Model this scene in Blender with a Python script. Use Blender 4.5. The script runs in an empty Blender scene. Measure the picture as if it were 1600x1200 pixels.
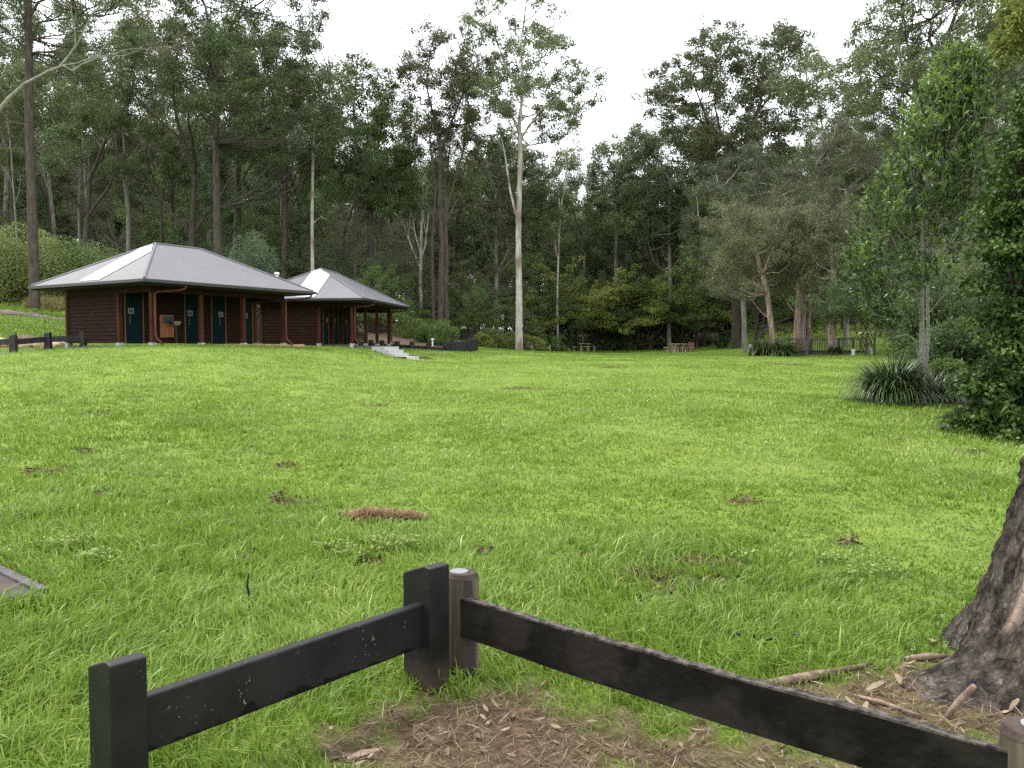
import bpy, math, random
import numpy as np
from mathutils import Vector, Matrix

# ------------------------------------------------------------------ camera, sky, sun, exposure
S = bpy.context.scene
F = 1270.0 / 1600.0
EYE = 1.6
PITCH = math.radians(2.7)
cam_d = bpy.data.cameras.new("camera")
cam = bpy.data.objects.new("camera", cam_d)
S.collection.objects.link(cam)
cam.location = (0, 0, EYE)
cam.rotation_euler = (math.radians(90) - PITCH, 0, 0)
cam_d.sensor_width = 36
cam_d.lens = 36 * F
cam_d.clip_start = 0.05
cam_d.clip_end = 3000
S.camera = cam

SUN_EL, SUN_AZ = math.radians(58), math.radians(-50)   # azimuth from +Y towards +X
w = bpy.data.worlds.new("World")
S.world = w
w.use_nodes = True
nt = w.node_tree
bg = nt.nodes["Background"]
sk = nt.nodes.new("ShaderNodeTexSky")
sk.sky_type = 'NISHITA'
sk.sun_disc = False
sk.sun_elevation = SUN_EL
sk.sun_rotation = SUN_AZ
sk.air_density = 1.0
sk.dust_density = 4.0
mx = nt.nodes.new("ShaderNodeMixRGB")
mx.inputs[0].default_value = 0.88
mx.inputs[2].default_value = (9.6, 9.9, 10.2, 1)
nt.links.new(sk.outputs[0], mx.inputs[1])
nt.links.new(mx.outputs[0], bg.inputs[0])
bg.inputs[1].default_value = 0.12

sd = bpy.data.lights.new("sun", 'SUN')
sd.energy = 1.5
sd.angle = math.radians(14)
sd.color = (1.0, 0.97, 0.92)
sun = bpy.data.objects.new("sun", sd)
S.collection.objects.link(sun)
sdir = Vector((math.sin(SUN_AZ) * math.cos(SUN_EL), math.cos(SUN_AZ) * math.cos(SUN_EL), math.sin(SUN_EL)))
sun.rotation_euler = sdir.to_track_quat('Z', 'Y').to_euler()
sun.location = (0, 0, 60)

S.view_settings.view_transform = 'Standard'
S.view_settings.look = 'None'
S.view_settings.gamma = 1
S.view_settings.use_curve_mapping = False
S.view_settings.exposure = 1.25
try:
    S.cycles.max_bounces = 5
    S.cycles.diffuse_bounces = 3
    S.cycles.glossy_bounces = 2
    S.cycles.transmission_bounces = 3
    S.cycles.transparent_max_bounces = 4
    S.cycles.use_denoising = False
    S.cycles.caustics_reflective = False
    S.cycles.caustics_refractive = False
except Exception:
    pass

# ------------------------------------------------------------------ helpers
rnd = np.random.default_rng(7)


def link(o):
    S.collection.objects.link(o)
    return o


def tag(o, label=None, cat=None, group=None, kind=None):
    if label: o["label"] = label
    if cat: o["category"] = cat
    if group: o["group"] = group
    if kind: o["kind"] = kind
    return o


def empty(name, loc, rz=0.0, label=None, cat=None, group=None):
    o = bpy.data.objects.new(name, None)
    o.location = loc
    o.rotation_euler = (0, 0, rz)
    o.empty_display_size = 0.2
    link(o)
    return tag(o, label, cat, group)


def npmesh(name, V, faces_list, mat=None, tint=None, smooth=False):
    """faces_list: list of (n,k) int arrays"""
    me = bpy.data.meshes.new(name)
    V = np.asarray(V, dtype=np.float32)
    me.vertices.add(len(V))
    me.vertices.foreach_set("co", V.ravel())
    loops = np.concatenate([f.ravel() for f in faces_list]).astype(np.int32)
    starts, c = [], 0
    for f in faces_list:
        n, k = f.shape
        starts.append(c + np.arange(n) * k)
        c += n * k
    starts = np.concatenate(starts).astype(np.int32)
    me.loops.add(len(loops))
    me.loops.foreach_set("vertex_index", loops)
    me.polygons.add(len(starts))
    me.polygons.foreach_set("loop_start", starts)
    if smooth:
        me.polygons.foreach_set("use_smooth", np.ones(len(starts), dtype=bool))
    me.update(calc_edges=True)
    if tint is not None:
        a = me.attributes.new("tint", 'FLOAT', 'POINT')
        a.data.foreach_set("value", np.asarray(tint, dtype=np.float32))
    if mat: me.materials.append(mat)
    return me


class MB:
    """collects simple solids and links them as ONE mesh object"""
    def __init__(self):
        self.v, self.f = [], []

    def add(self, vs, fs):
        b = len(self.v)
        self.v += [tuple(p) for p in vs]
        self.f += [tuple(b + i for i in q) for q in fs]
        return self

    def box(self, x0, x1, y0, y1, z0, z1):
        return self.add([(x0, y0, z0), (x1, y0, z0), (x1, y1, z0), (x0, y1, z0),
                         (x0, y0, z1), (x1, y0, z1), (x1, y1, z1), (x0, y1, z1)],
                        [(0, 3, 2, 1), (4, 5, 6, 7), (0, 1, 5, 4), (1, 2, 6, 5), (2, 3, 7, 6), (3, 0, 4, 7)])

    def hexa(self, p):
        return self.add(p, [(0, 3, 2, 1), (4, 5, 6, 7), (0, 1, 5, 4), (1, 2, 6, 5), (2, 3, 7, 6), (3, 0, 4, 7)])

    def prism(self, poly, z0, z1):
        n = len(poly)
        vs = [(x, y, z0) for x, y in poly] + [(x, y, z1) for x, y in poly]
        fs = [tuple(range(n - 1, -1, -1)), tuple(range(n, 2 * n))]
        fs += [(i, (i + 1) % n, n + (i + 1) % n, n + i) for i in range(n)]
        return self.add(vs, fs)

    def tube(self, pts, rad, n=8, caps=True):
        V, Fq = tube_np(np.array(pts, float), np.array(rad if hasattr(rad, '__len__') else [rad] * len(pts), float), n)
        b = len(self.v)
        self.v += [tuple(p) for p in V]
        self.f += [tuple(int(b + i) for i in q) for q in Fq]
        if caps:
            m = len(pts)
            self.f.append(tuple(b + i for i in range(n - 1, -1, -1)))
            self.f.append(tuple(b + (m - 1) * n + i for i in range(n)))
        return self

    def build(self, name, mat, parent=None, smooth=False, bevel=0.0):
        me = bpy.data.meshes.new(name)
        me.from_pydata(self.v, [], self.f)
        me.update()
        if smooth:
            me.polygons.foreach_set("use_smooth", [True] * len(me.polygons))
        me.materials.append(mat)
        o = bpy.data.objects.new(name, me)
        link(o)
        if parent: o.parent = parent
        if bevel:
            m = o.modifiers.new("bevel", 'BEVEL')
            m.width = bevel
            m.segments = 2
            m.limit_method = 'ANGLE'
        return o


def tube_np(P, R, n=8):
    m = len(P)
    T = np.zeros_like(P)
    T[1:-1] = P[2:] - P[:-2]
    T[0] = P[1] - P[0]
    T[-1] = P[-1] - P[-2]
    T /= np.linalg.norm(T, axis=1)[:, None] + 1e-9
    ref = np.array([1.0, 0, 0]) if abs(T[0][0]) < 0.8 else np.array([0, 1.0, 0])
    V = np.zeros((m, n, 3))
    u = ref
    a = np.arange(n) * 2 * math.pi / n
    for i in range(m):
        u = u - T[i] * np.dot(u, T[i])
        u /= np.linalg.norm(u) + 1e-9
        v = np.cross(T[i], u)
        V[i] = P[i] + R[i] * (np.cos(a)[:, None] * u + np.sin(a)[:, None] * v)
    idx = np.arange(m * n).reshape(m, n)
    q = np.stack([idx[:-1], np.roll(idx[:-1], -1, 1), np.roll(idx[1:], -1, 1), idx[1:]], -1).reshape(-1, 4)
    return V.reshape(-1, 3), q


def vnoise(x, y, scale, seed=0):
    x = np.asarray(x, float) / scale
    y = np.asarray(y, float) / scale
    xi, yi = np.floor(x), np.floor(y)
    fx, fy = x - xi, y - yi
    fx, fy = fx * fx * (3 - 2 * fx), fy * fy * (3 - 2 * fy)

    def h(a, b):
        s = np.sin(a * 127.1 + b * 311.7 + seed * 74.7) * 43758.5453
        return s - np.floor(s)
    return (h(xi, yi) * (1 - fx) + h(xi + 1, yi) * fx) * (1 - fy) + (h(xi, yi + 1) * (1 - fx) + h(xi + 1, yi + 1) * fx) * fy


def sstep(a, b, x):
    t = np.clip((np.asarray(x, float) - a) / (b - a), 0, 1)
    return t * t * (3 - 2 * t)


def X_(px, Y):
    return (px - 800) / 1270.0 * Y


def G(px, py, z=0.0):
    """where the sight line of a photo pixel meets height z"""
    dx, dy = (px - 800) / 1270.0, (600 - py) / 1270.0
    d = (dx, math.cos(PITCH) + dy * math.sin(PITCH), -math.sin(PITCH) + dy * math.cos(PITCH))
    t = (z - EYE) / d[2]
    return d[0] * t, d[1] * t


# ------------------------------------------------------------------ materials
def newmat(name):
    m = bpy.data.materials.new(name)
    m.use_nodes = True
    n = m.node_tree
    return m, n, n.nodes["Principled BSDF"]


def mat(name, c1, c2=None, scale=8.0, rough=0.7, bump=0.0, bscale=None, spec=0.3, metal=0.0, stretch=(1, 1, 1), detail=5, lo=0.35, hi=0.65, c3=None, s3=1.5):
    m, n, b = newmat(name)
    b.inputs["Roughness"].default_value = rough
    b.inputs["Metallic"].default_value = metal
    b.inputs["Specular IOR Level"].default_value = spec
    if c2 is None:
        b.inputs["Base Color"].default_value = (*c1, 1)
        if not bump: return m
    tc = n.nodes.new("ShaderNodeTexCoord")
    mp = n.nodes.new("ShaderNodeMapping")
    mp.inputs["Scale"].default_value = stretch
    n.links.new(tc.outputs["Object"], mp.inputs[0])
    if c2 is not None:
        no = n.nodes.new("ShaderNodeTexNoise")
        no.inputs["Scale"].default_value = scale
        no.inputs["Detail"].default_value = detail
        no.inputs["Roughness"].default_value = 0.65
        n.links.new(mp.outputs[0], no.inputs[0])
        cr = n.nodes.new("ShaderNodeValToRGB")
        cr.color_ramp.elements[0].position = lo
        cr.color_ramp.elements[1].position = hi
        cr.color_ramp.elements[0].color = (*c1, 1)
        cr.color_ramp.elements[1].color = (*c2, 1)
        n.links.new(no.outputs[0], cr.inputs[0])
        out = cr.outputs[0]
        if c3 is not None:
            n3 = n.nodes.new("ShaderNodeTexNoise")
            n3.inputs["Scale"].default_value = s3
            n3.inputs["Detail"].default_value = 4
            n.links.new(mp.outputs[0], n3.inputs[0])
            r3 = n.nodes.new("ShaderNodeValToRGB")
            r3.color_ramp.elements[0].position = 0.5
            r3.color_ramp.elements[1].position = 0.6
            n.links.new(n3.outputs[0], r3.inputs[0])
            mm = n.nodes.new("ShaderNodeMixRGB")
            n.links.new(r3.outputs[0], mm.inputs[0])
            n.links.new(out, mm.inputs[1])
            mm.inputs[2].default_value = (*c3, 1)
            out = mm.outputs[0]
        n.links.new(out, b.inputs["Base Color"])
    if bump:
        nb = n.nodes.new("ShaderNodeTexNoise")
        nb.inputs["Scale"].default_value = bscale or scale * 2
        nb.inputs["Detail"].default_value = 6
        n.links.new(mp.outputs[0], nb.inputs[0])
        bm = n.nodes.new("ShaderNodeBump")
        bm.inputs["Strength"].default_value = bump
        bm.inputs["Distance"].default_value = 0.02
        n.links.new(nb.outputs[0], bm.inputs["Height"])
        n.links.new(bm.outputs[0], b.inputs["Normal"])
    return m


def leafmat(name, c1, c2, c3=None, trans=0.3, rough=0.5, spec=0.25, objvar=0.25):
    """colour runs over the 'tint' attribute; a little different on every tree"""
    m, n, b = newmat(name)
    at = n.nodes.new("ShaderNodeAttribute")
    at.attribute_name = "tint"
    cr = n.nodes.new("ShaderNodeValToRGB")
    cr.color_ramp.elements[0].color = (*c1, 1)
    cr.color_ramp.elements[1].color = (*(c3 or c2), 1)
    if c3:
        e = cr.color_ramp.elements.new(0.55)
        e.color = (*c2, 1)
    n.links.new(at.outputs["Fac"], cr.inputs[0])
    oi = n.nodes.new("ShaderNodeObjectInfo")
    hs = n.nodes.new("ShaderNodeHueSaturation")
    mr = n.nodes.new("ShaderNodeMapRange")
    mr.inputs["To Min"].default_value = 1 - objvar
    mr.inputs["To Max"].default_value = 1 + objvar
    n.links.new(oi.outputs["Random"], mr.inputs["Value"])
    n.links.new(mr.outputs[0], hs.inputs["Value"])
    mh = n.nodes.new("ShaderNodeMath")
    mh.operation = 'MULTIPLY_ADD'
    mh.inputs[1].default_value = 0.05 if objvar else 0.0
    mh.inputs[2].default_value = 0.475 if objvar else 0.5
    fr = n.nodes.new("ShaderNodeMath")
    fr.operation = 'FRACT'
    m7 = n.nodes.new("ShaderNodeMath")
    m7.operation = 'MULTIPLY'
    m7.inputs[1].default_value = 7.31
    n.links.new(oi.outputs["Random"], m7.inputs[0])
    n.links.new(m7.outputs[0], fr.inputs[0])
    n.links.new(fr.outputs[0], mh.inputs[0])
    n.links.new(mh.outputs[0], hs.inputs["Hue"])
    n.links.new(cr.outputs[0], hs.inputs["Color"])
    n.links.new(hs.outputs[0], b.inputs["Base Color"])
    b.inputs["Roughness"].default_value = rough
    b.inputs["Specular IOR Level"].default_value = spec
    tr = n.nodes.new("ShaderNodeBsdfTranslucent")
    n.links.new(hs.outputs[0], tr.inputs[0])
    mix = n.nodes.new("ShaderNodeMixShader")
    mix.inputs[0].default_value = trans
    n.links.new(b.outputs[0], mix.inputs[1])
    n.links.new(tr.outputs[0], mix.inputs[2])
    n.links.new(mix.outputs[0], n.nodes["Material Output"].inputs[0])
    return m


M = {}
M['gum'] = leafmat("gum_leaf", (.056, .080, .030), (.112, .144, .056), (.21, .245, .11))
M['gumdark'] = leafmat("dark_gum_leaf", (.046, .070, .025), (.09, .12, .043), (.16, .195, .08))
M['gumred'] = leafmat("rusty_gum_leaf", (.065, .068, .034), (.105, .10, .05), (.19, .13, .075))
M['bushy'] = leafmat("bush_leaf", (.05, .083, .022), (.10, .15, .038), (.19, .25, .075))
M['lime'] = leafmat("lime_leaf", (.11, .15, .035), (.21, .26, .06), (.32, .36, .10), objvar=.1)
M['teatree'] = leafmat("olive_leaf", (.062, .078, .038), (.11, .127, .064), (.175, .19, .105))
M['wattle'] = leafmat("wattle_leaf", (.12, .165, .05), (.21, .27, .09), (.33, .39, .16), objvar=.1)
M['bluegreen'] = leafmat("blue_green_leaf", (.08, .11, .055), (.14, .175, .10), (.22, .26, .16), objvar=.03)
M['lilly'] = leafmat("glossy_leaf", (.022, .048, .011), (.055, .102, .020), (.20, .29, .055), objvar=0, rough=.35, spec=.5)
M['vine'] = leafmat("broad_leaf", (.020, .044, .010), (.05, .09, .018), (.15, .225, .05), objvar=0, rough=.45, spec=.22, trans=.22)
M['sword'] = leafmat("strap_leaf", (.024, .05, .012), (.045, .08, .02), (.13, .18, .06), objvar=.05, rough=.35, spec=.5, trans=.15)
M['grass'] = leafmat("grass_blade", (.085, .16, .022), (.18, .28, .034), (.34, .41, .11), objvar=0, trans=.35, rough=.4, spec=.35)
M['straw'] = leafmat("dry_straw", (.13, .08, .038), (.26, .17, .085), (.44, .34, .2), objvar=0, trans=.1, rough=.8)
M['litter'] = leafmat("leaf_litter", (.09, .058, .034), (.21, .148, .095), (.46, .38, .28), objvar=0, trans=.05, rough=.7)
M['dirt'] = leafmat("dirt_clod", (.03, .017, .011), (.085, .05, .03), (.19, .12, .075), objvar=0, trans=0, rough=.95)
M['drygrass'] = leafmat("tall_dry_grass", (.14, .15, .04), (.24, .2, .08), (.36, .27, .14), objvar=0, trans=.2)

BARKSTR = (1, 1, .18)
M['bark_dark'] = mat("dark_bark", (.045, .036, .03), (.11, .09, .078), 9, .9, .8, stretch=BARKSTR, spec=.1)
M['bark_brown'] = mat("brown_bark", (.045, .036, .03), (.105, .086, .073), 9, .9, .8, stretch=BARKSTR, spec=.1)
M['bark_pale'] = mat("pale_bark", (.28, .25, .22), (.55, .52, .48), 3, .75, .3, stretch=(1, 1, .3), spec=.15, c3=(.2, .15, .12), s3=1.2)
M['bark_limb'] = mat('weathered_limb_bark', (.13, .12, .105), (.32, .30, .27), 4, .8, .3, spec=.1)
M['bark_grey'] = mat("grey_bark", (.12, .11, .095), (.28, .26, .23), 5, .85, .4, stretch=BARKSTR, spec=.1)
M['paperbark'] = mat("paper_bark", (.10, .06, .045), (.38, .30, .24), 7, .9, .9, stretch=(1, 1, .15), spec=.1)
M['stem_pale'] = mat("mottled_stem", (.14, .13, .10), (.36, .35, .3), 22, .7, .3, spec=.15)

# ------------------------------------------------------------------ terrain
ctrl = []
def cp(px, Y, z): ctrl.append((X_(px, Y), Y, z))
for X0 in (-12, -6, 0, 6, 12):
    ctrl.append((X0, -8, -.05)); ctrl.append((X0, 2, 0.0))
for X0 in (-4, 0, 4): ctrl.append((X0, 5.5, 0.02))
for px, Y, z in [
    (811, 10, .08), (811, 16, .33), (811, 24, .66), (811, 32, .86), (811, 42, 1.02), (811, 52, 1.15), (811, 60, 1.22), (811, 70, 1.25), (811, 95, 1.6),
    (1000, 20, .5), (1000, 32, .8), (1000, 45, .92), (1000, 60, 1.0), (1000, 76, 1.03), (1000, 100, 2.4),
    (1385, 16.5, .38), (1385, 10, .1), (1385, 24, .58), (1230, 33, .84), (1250, 44, 1.02), (1420, 33, .85), (1600, 13, .12), (1700, 20, .4), (1700, 40, 1.2),
    (1100, 76, 1.3), (1150, 62, 1.2), (1200, 95, 3.8), (1320, 95, 4.6), (1320, 62, 2.2), (1450, 60, 2.5), (1600, 80, 5),
    (237, 28.6, 1.53), (190, 29.8, 1.54), (107, 32.0, 1.52), (300, 27.5, 1.50), (315, 30.5, 1.56), (440, 33.2, 1.56), (390, 30.5, 1.50),
    (490, 37.5, 1.55), (555, 39.5, 1.50), (600, 41.5, 1.36), (648, 38.5, .84), (620, 46, 1.42), (700, 49, 1.28), (640, 52, 1.45), (560, 50, 1.56),
    (200, 36, 1.56), (330, 40, 1.58), (430, 44, 1.6),
    (300, 24, 1.30), (300, 20, .92), (300, 15, .45), (500, 30, 1.12), (500, 24, .86), (500, 16, .42), (620, 30, .86), (620, 22, .62), (560, 35, 1.28),
    (150, 26, 1.38), (60, 25, 1.27), (-60, 24, 1.2), (100, 18, .72), (0, 18, .7), (0, 12, .28), (300, 10, .1), (-200, 20, .9),
    (22, 30, 1.33), (76, 31, 1.45), (-40, 29, 1.3), (50, 34, 1.62), (50, 38, 2.25), (50, 42, 2.8), (50, 46, 3.25), (50, 53, 4.5), (-150, 48, 3.8), (0, 70, 7),
    (250, 48, 2.6), (250, 70, 6.0), (400, 52, 2.4), (400, 75, 4.6), (550, 62, 2.4), (640, 58, 2.05), (700, 58, 1.7), (660, 80, 3.0), (600, 110, 5.0),
    (250, 110, 9), (0, 120, 10), (811, 140, 4), (1100, 140, 6), (1500, 140, 9), (-300, 90, 8), (1900, 90, 6),
]: cp(px, Y, z)
for a in range(0, 360, 20):
    for R in (230, 420):
        ctrl.append((R * math.cos(math.radians(a)), R * math.sin(math.radians(a)), 5.0 if a < 180 else 0.5))
CT = np.array(ctrl)


def _U(r2): return 0.5 * r2 * np.log(r2 + 1e-12)


_n = len(CT)
_K = _U(((CT[:, None, :2] - CT[None, :, :2]) ** 2).sum(-1)) + np.eye(_n) * 1.5
_Pm = np.hstack([np.ones((_n, 1)), CT[:, :2]])
_A = np.block([[_K, _Pm], [_Pm.T, np.zeros((3, 3))]])
_W = np.linalg.solve(_A, np.concatenate([CT[:, 2], np.zeros(3)]))


def Hv(x, y):
    x = np.asarray(x, float).ravel(); y = np.asarray(y, float).ravel()
    out = np.zeros(len(x))
    for i in range(0, len(x), 20000):
        xs, ys = x[i:i + 20000], y[i:i + 20000]
        r2 = (xs[:, None] - CT[None, :, 0]) ** 2 + (ys[:, None] - CT[None, :, 1]) ** 2
        out[i:i + 20000] = _U(r2) @ _W[:_n] + _W[_n] + _W[_n + 1] * xs + _W[_n + 2] * ys
    near = sstep(7, 14, np.hypot(x, y))
    out = out * sstep(1, 9, np.hypot(x, y) + 0 * x) if False else out
    out = out + near * (vnoise(x, y, 3.1, 3) - .5) * .11 + (vnoise(x, y, .9, 5) - .5) * .02 * sstep(2, 5, np.hypot(x, y))
    return np.clip(out, -1.5, 16)


def H(x, y): return float(Hv([x], [y])[0])


# bare patches of scratched earth: (photo px, py, half width m, half depth m)
PATCH = []
for px, py, hw, hd in [(75, 738, .30, .20), (130, 706, .10, .09), (455, 786, .26, .18), (437, 775, .15, .12), (597, 811, .40, .24),
                       (752, 864, .11, .08), (578, 884, .14, .16), (905, 873, .16, .07), (1035, 903, .34, .26), (1105, 880, .26, .13),
                       (1113, 911, .19, .09), (1072, 939, .18, .08), (1315, 849, .15, .08), (1150, 786, .28, .14), (1520, 708, .35, .14),
                       (815, 607, .6, .35), (447, 727, .15, .1), (585, 634, .3, .2), (375, 873, .12, .09), (160, 774, .22, .08), (1000, 898, .10, .08),
                       (960, 574, .8, .4), (1400, 690, .12, .1), (150, 648, .3, .15), (175, 645, .2, .12)]:
    z = 0.05
    for _ in range(12):
        x, y = G(px, py, z); z = 0.6 * z + 0.4 * H(x, y)
    PATCH.append((x, y, hw, hd))
PATCH.append((X_(1235, 32), 32.0, 1.15, .5))
PATCH.append((X_(655, 40.0), 40.0, .7, .9))
PATCH.append((X_(672, 42.0), 42.0, .5, .6))


def patchmask(x, y):
    m = np.zeros(len(x))
    wob = (vnoise(x, y, .16, 11) - .5) * 1.1 + (vnoise(x, y, .05, 12) - .5) * .5
    for cx, cy, hw, hd in PATCH:
        d = np.hypot((x - cx) / hw, (y - cy) / hd) * 1.0 + wob * 1.2
        m = np.maximum(m, 1 - sstep(.45, 1.1, d))
    return m


def mulchmask(x, y):
    """bare ground with litter in front of the corner of the low fence, and under the near tree"""
    wob = (vnoise(x, y, .4, 21) - .5) * .5 + (vnoise(x, y, .1, 22) - .5) * .4
    d1 = np.hypot((x + .06) / .86, (y - 3.14) / .58) + wob
    d2 = np.hypot((x - .95) / .85, (y - 2.85) / .36) + wob
    d3 = np.hypot((x - 2.15) / .95, (y - 3.62) / .52) + wob
    return np.maximum(np.maximum(1 - sstep(.6, 1.15, d1), .85 * (1 - sstep(.5, 1.2, d2))), .9 * (1 - sstep(.5, 1.15, d3)))


EDGE_PX = np.array([-600, -100, 0, 105, 250, 420, 560, 640, 700, 745, 811, 900, 1000, 1100, 1160, 1200, 1340, 1400, 1440, 1480, 1700, 2400])
EDGE_Y = np.array([50, 54, 54, 53, 40, 42, 50, 50, 52, 58, 64, 78, 80, 79, 90, 99, 99, 50, 40, 17.5, 14, 10])


def lawnmask(x, y):
    px = 800 + 1270 * x / np.maximum(y, .5)
    e = np.interp(px, EDGE_PX, EDGE_Y)
    e = np.where(y < 1.5, 1e3, e)
    return 1 - sstep(-1.2, 1.0, y - e + (vnoise(x, y, 2.5, 31) - .5) * 3)


def pathmask(x, y):
    """gravel strip along the far left fence and round the cabins"""
    t = (x + 18.6) / 5.6
    d = np.abs(y - (29.9 + 1.6 * t))
    return (1 - sstep(.6, 1.0, d + (vnoise(x, y, .7, 41) - .5) * .6)) * sstep(-26, -24, x) * (1 - sstep(-15, -14.2, x))


# ground sheet (polar grid, finer in front of the camera)
th = np.concatenate([np.arange(38, 142, .35), np.arange(142, 398, 4)])
rr = np.concatenate([[0.01], np.geomspace(.9, 900, 330)])
TH, RR = np.meshgrid(np.radians(th), rr)
gx, gy = (RR * np.cos(TH)).ravel(), (RR * np.sin(TH)).ravel()
gz = Hv(gx, gy)
far = sstep(230, 420, np.hypot(gx, gy))
gz = gz * (1 - far) + 5 * far * (gy > 0)
nr, nth = RR.shape
idx = np.arange(nr * nth).reshape(nr, nth)
gq = np.stack([idx[:-1], idx[1:], np.roll(idx[1:], -1, 1), np.roll(idx[:-1], -1, 1)], -1).reshape(-1, 4)
gme = npmesh("ground", np.stack([gx, gy, gz], 1), [gq], smooth=True)
pm, mm_, lm_, pa = patchmask(gx, gy), mulchmask(gx, gy), lawnmask(gx, gy), pathmask(gx, gy)
for nm, arr in (("bare", pm), ("mulch", mm_), ("lawn", lm_), ("gravel", pa)):
    a = gme.attributes.new(nm, 'FLOAT', 'POINT')
    a.data.foreach_set("value", arr.astype(np.float32))


def ground_material():
    m, n, b = newmat("ground")
    L = n.links
    tc = n.nodes.new("ShaderNodeTexCoord")

    def noise(s, d=5, r=.6):
        q = n.nodes.new("ShaderNodeTexNoise")
        q.inputs["Scale"].default_value = s; q.inputs["Detail"].default_value = d; q.inputs["Roughness"].default_value = r
        L.new(tc.outputs["Object"], q.inputs[0])
        return q

    def ramp(src, c, pos):
        r = n.nodes.new("ShaderNodeValToRGB")
        r.color_ramp.elements[0].color = (*c[0], 1); r.color_ramp.elements[0].position = pos[0]
        r.color_ramp.elements[1].color = (*c[-1], 1); r.color_ramp.elements[1].position = pos[-1]
        for cc, pp in zip(c[1:-1], pos[1:-1]):
            e = r.color_ramp.elements.new(pp); e.color = (*cc, 1)
        L.new(src, r.inputs[0])
        return r.outputs[0]

    def mixc(f, a, c):
        x = n.nodes.new("ShaderNodeMixRGB")
        L.new(f, x.inputs[0]); L.new(a, x.inputs[1]); L.new(c, x.inputs[2])
        return x.outputs[0]

    def attr(nm):
        a = n.nodes.new("ShaderNodeAttribute"); a.attribute_name = nm
        return a.outputs["Fac"]
    g = ramp(noise(1.1, 8, .75).outputs[0], [(.085, .135, .022), (.14, .20, .034), (.20, .265, .05)], [.3, .5, .72])
    f = ramp(noise(2.5, 8, .7).outputs[0], [(.022, .018, .012), (.05, .038, .022), (.05, .065, .022)], [.35, .5, .75])
    c = mixc(attr("lawn"), f, g)
    e = ramp(noise(9, 8, .75).outputs[0], [(.028, .016, .01), (.06, .035, .02), (.13, .08, .045)], [.3, .5, .75])
    c = mixc(attr("bare"), c, e)
    mu = ramp(noise(14, 9, .8).outputs[0], [(.034, .022, .013), (.095, .064, .039), (.21, .16, .105)], [.32, .5, .72])
    c = mixc(attr("mulch"), c, mu)
    gr = ramp(noise(25, 4, .7).outputs[0], [(.10, .09, .08), (.2, .19, .17)], [.35, .65])
    c = mixc(attr("gravel"), c, gr)
    L.new(c, b.inputs["Base Color"])
    b.inputs["Roughness"].default_value = .95
    b.inputs["Specular IOR Level"].default_value = .1
    bm = n.nodes.new("ShaderNodeBump")
    bm.inputs["Strength"].default_value = .7; bm.inputs["Distance"].default_value = .05
    L.new(noise(12, 8, .75).outputs[0], bm.inputs["Height"])
    L.new(bm.outputs[0], b.inputs["Normal"])
    return m


gme.materials.append(ground_material())
ground = link(bpy.data.objects.new("ground", gme))
tag(ground, kind="structure", label="wide sloping ground under the lawn and the forest")

# ------------------------------------------------------------------ cabins
M['board'] = mat("dark_weatherboard", (.012, .006, .004), (.038, .019, .012), 5, .75, .2, stretch=(.5, .5, 7), spec=.06)
M['post'] = mat("red_brown_timber", (.036, .013, .008), (.075, .025, .014), 8, .7, .3, stretch=(1, 1, .2), spec=.1)
M['teal'] = mat("teal_door_paint", (.0012, .0095, .012), (.002, .013, .0165), 5, .6, spec=.08)
M['frame'] = mat("orange_timber_frame", (.10, .04, .02), (.17, .075, .04), 12, .6, .1, stretch=(1, 1, .2))
M['pipe'] = mat("terracotta_pipe", (.075, .024, .016), (.12, .038, .027), 5, .55, spec=.2)
M['gutter'] = mat("dark_green_grey_gutter", (.022, .023, .022), (.03, .031, .029), 4, .45, spec=.5)
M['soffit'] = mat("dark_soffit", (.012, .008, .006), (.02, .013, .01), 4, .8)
M['concrete'] = mat("concrete", (.3, .3, .29), (.42, .42, .4), 7, .85, .2)
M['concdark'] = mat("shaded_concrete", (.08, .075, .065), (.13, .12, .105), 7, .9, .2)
M['white'] = mat("white_plastic", (.75, .76, .76), rough=.5)
M['sign'] = mat("pale_sign", (.15, .165, .165), rough=.4)
M['ink'] = mat("black_print", (.02, .02, .022), rough=.5)
M['steel'] = mat("stainless_steel", (.5, .5, .5), (.6, .6, .6), 3, .3, metal=1.0)
M['handle'] = mat('dull_metal_plate', (.05, .055, .05), rough=.5, metal=.5)
M['orange'] = mat("orange_varnished_board", (.22, .075, .02), (.3, .11, .035), 5, .4, stretch=(3, 3, .5))
M['skylight'] = mat("white_roof_panel", (.86, .86, .87), rough=.4)
M['brick'] = mat("brick_paving", (.36, .2, .13), (.48, .3, .2), 9, .9)


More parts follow.
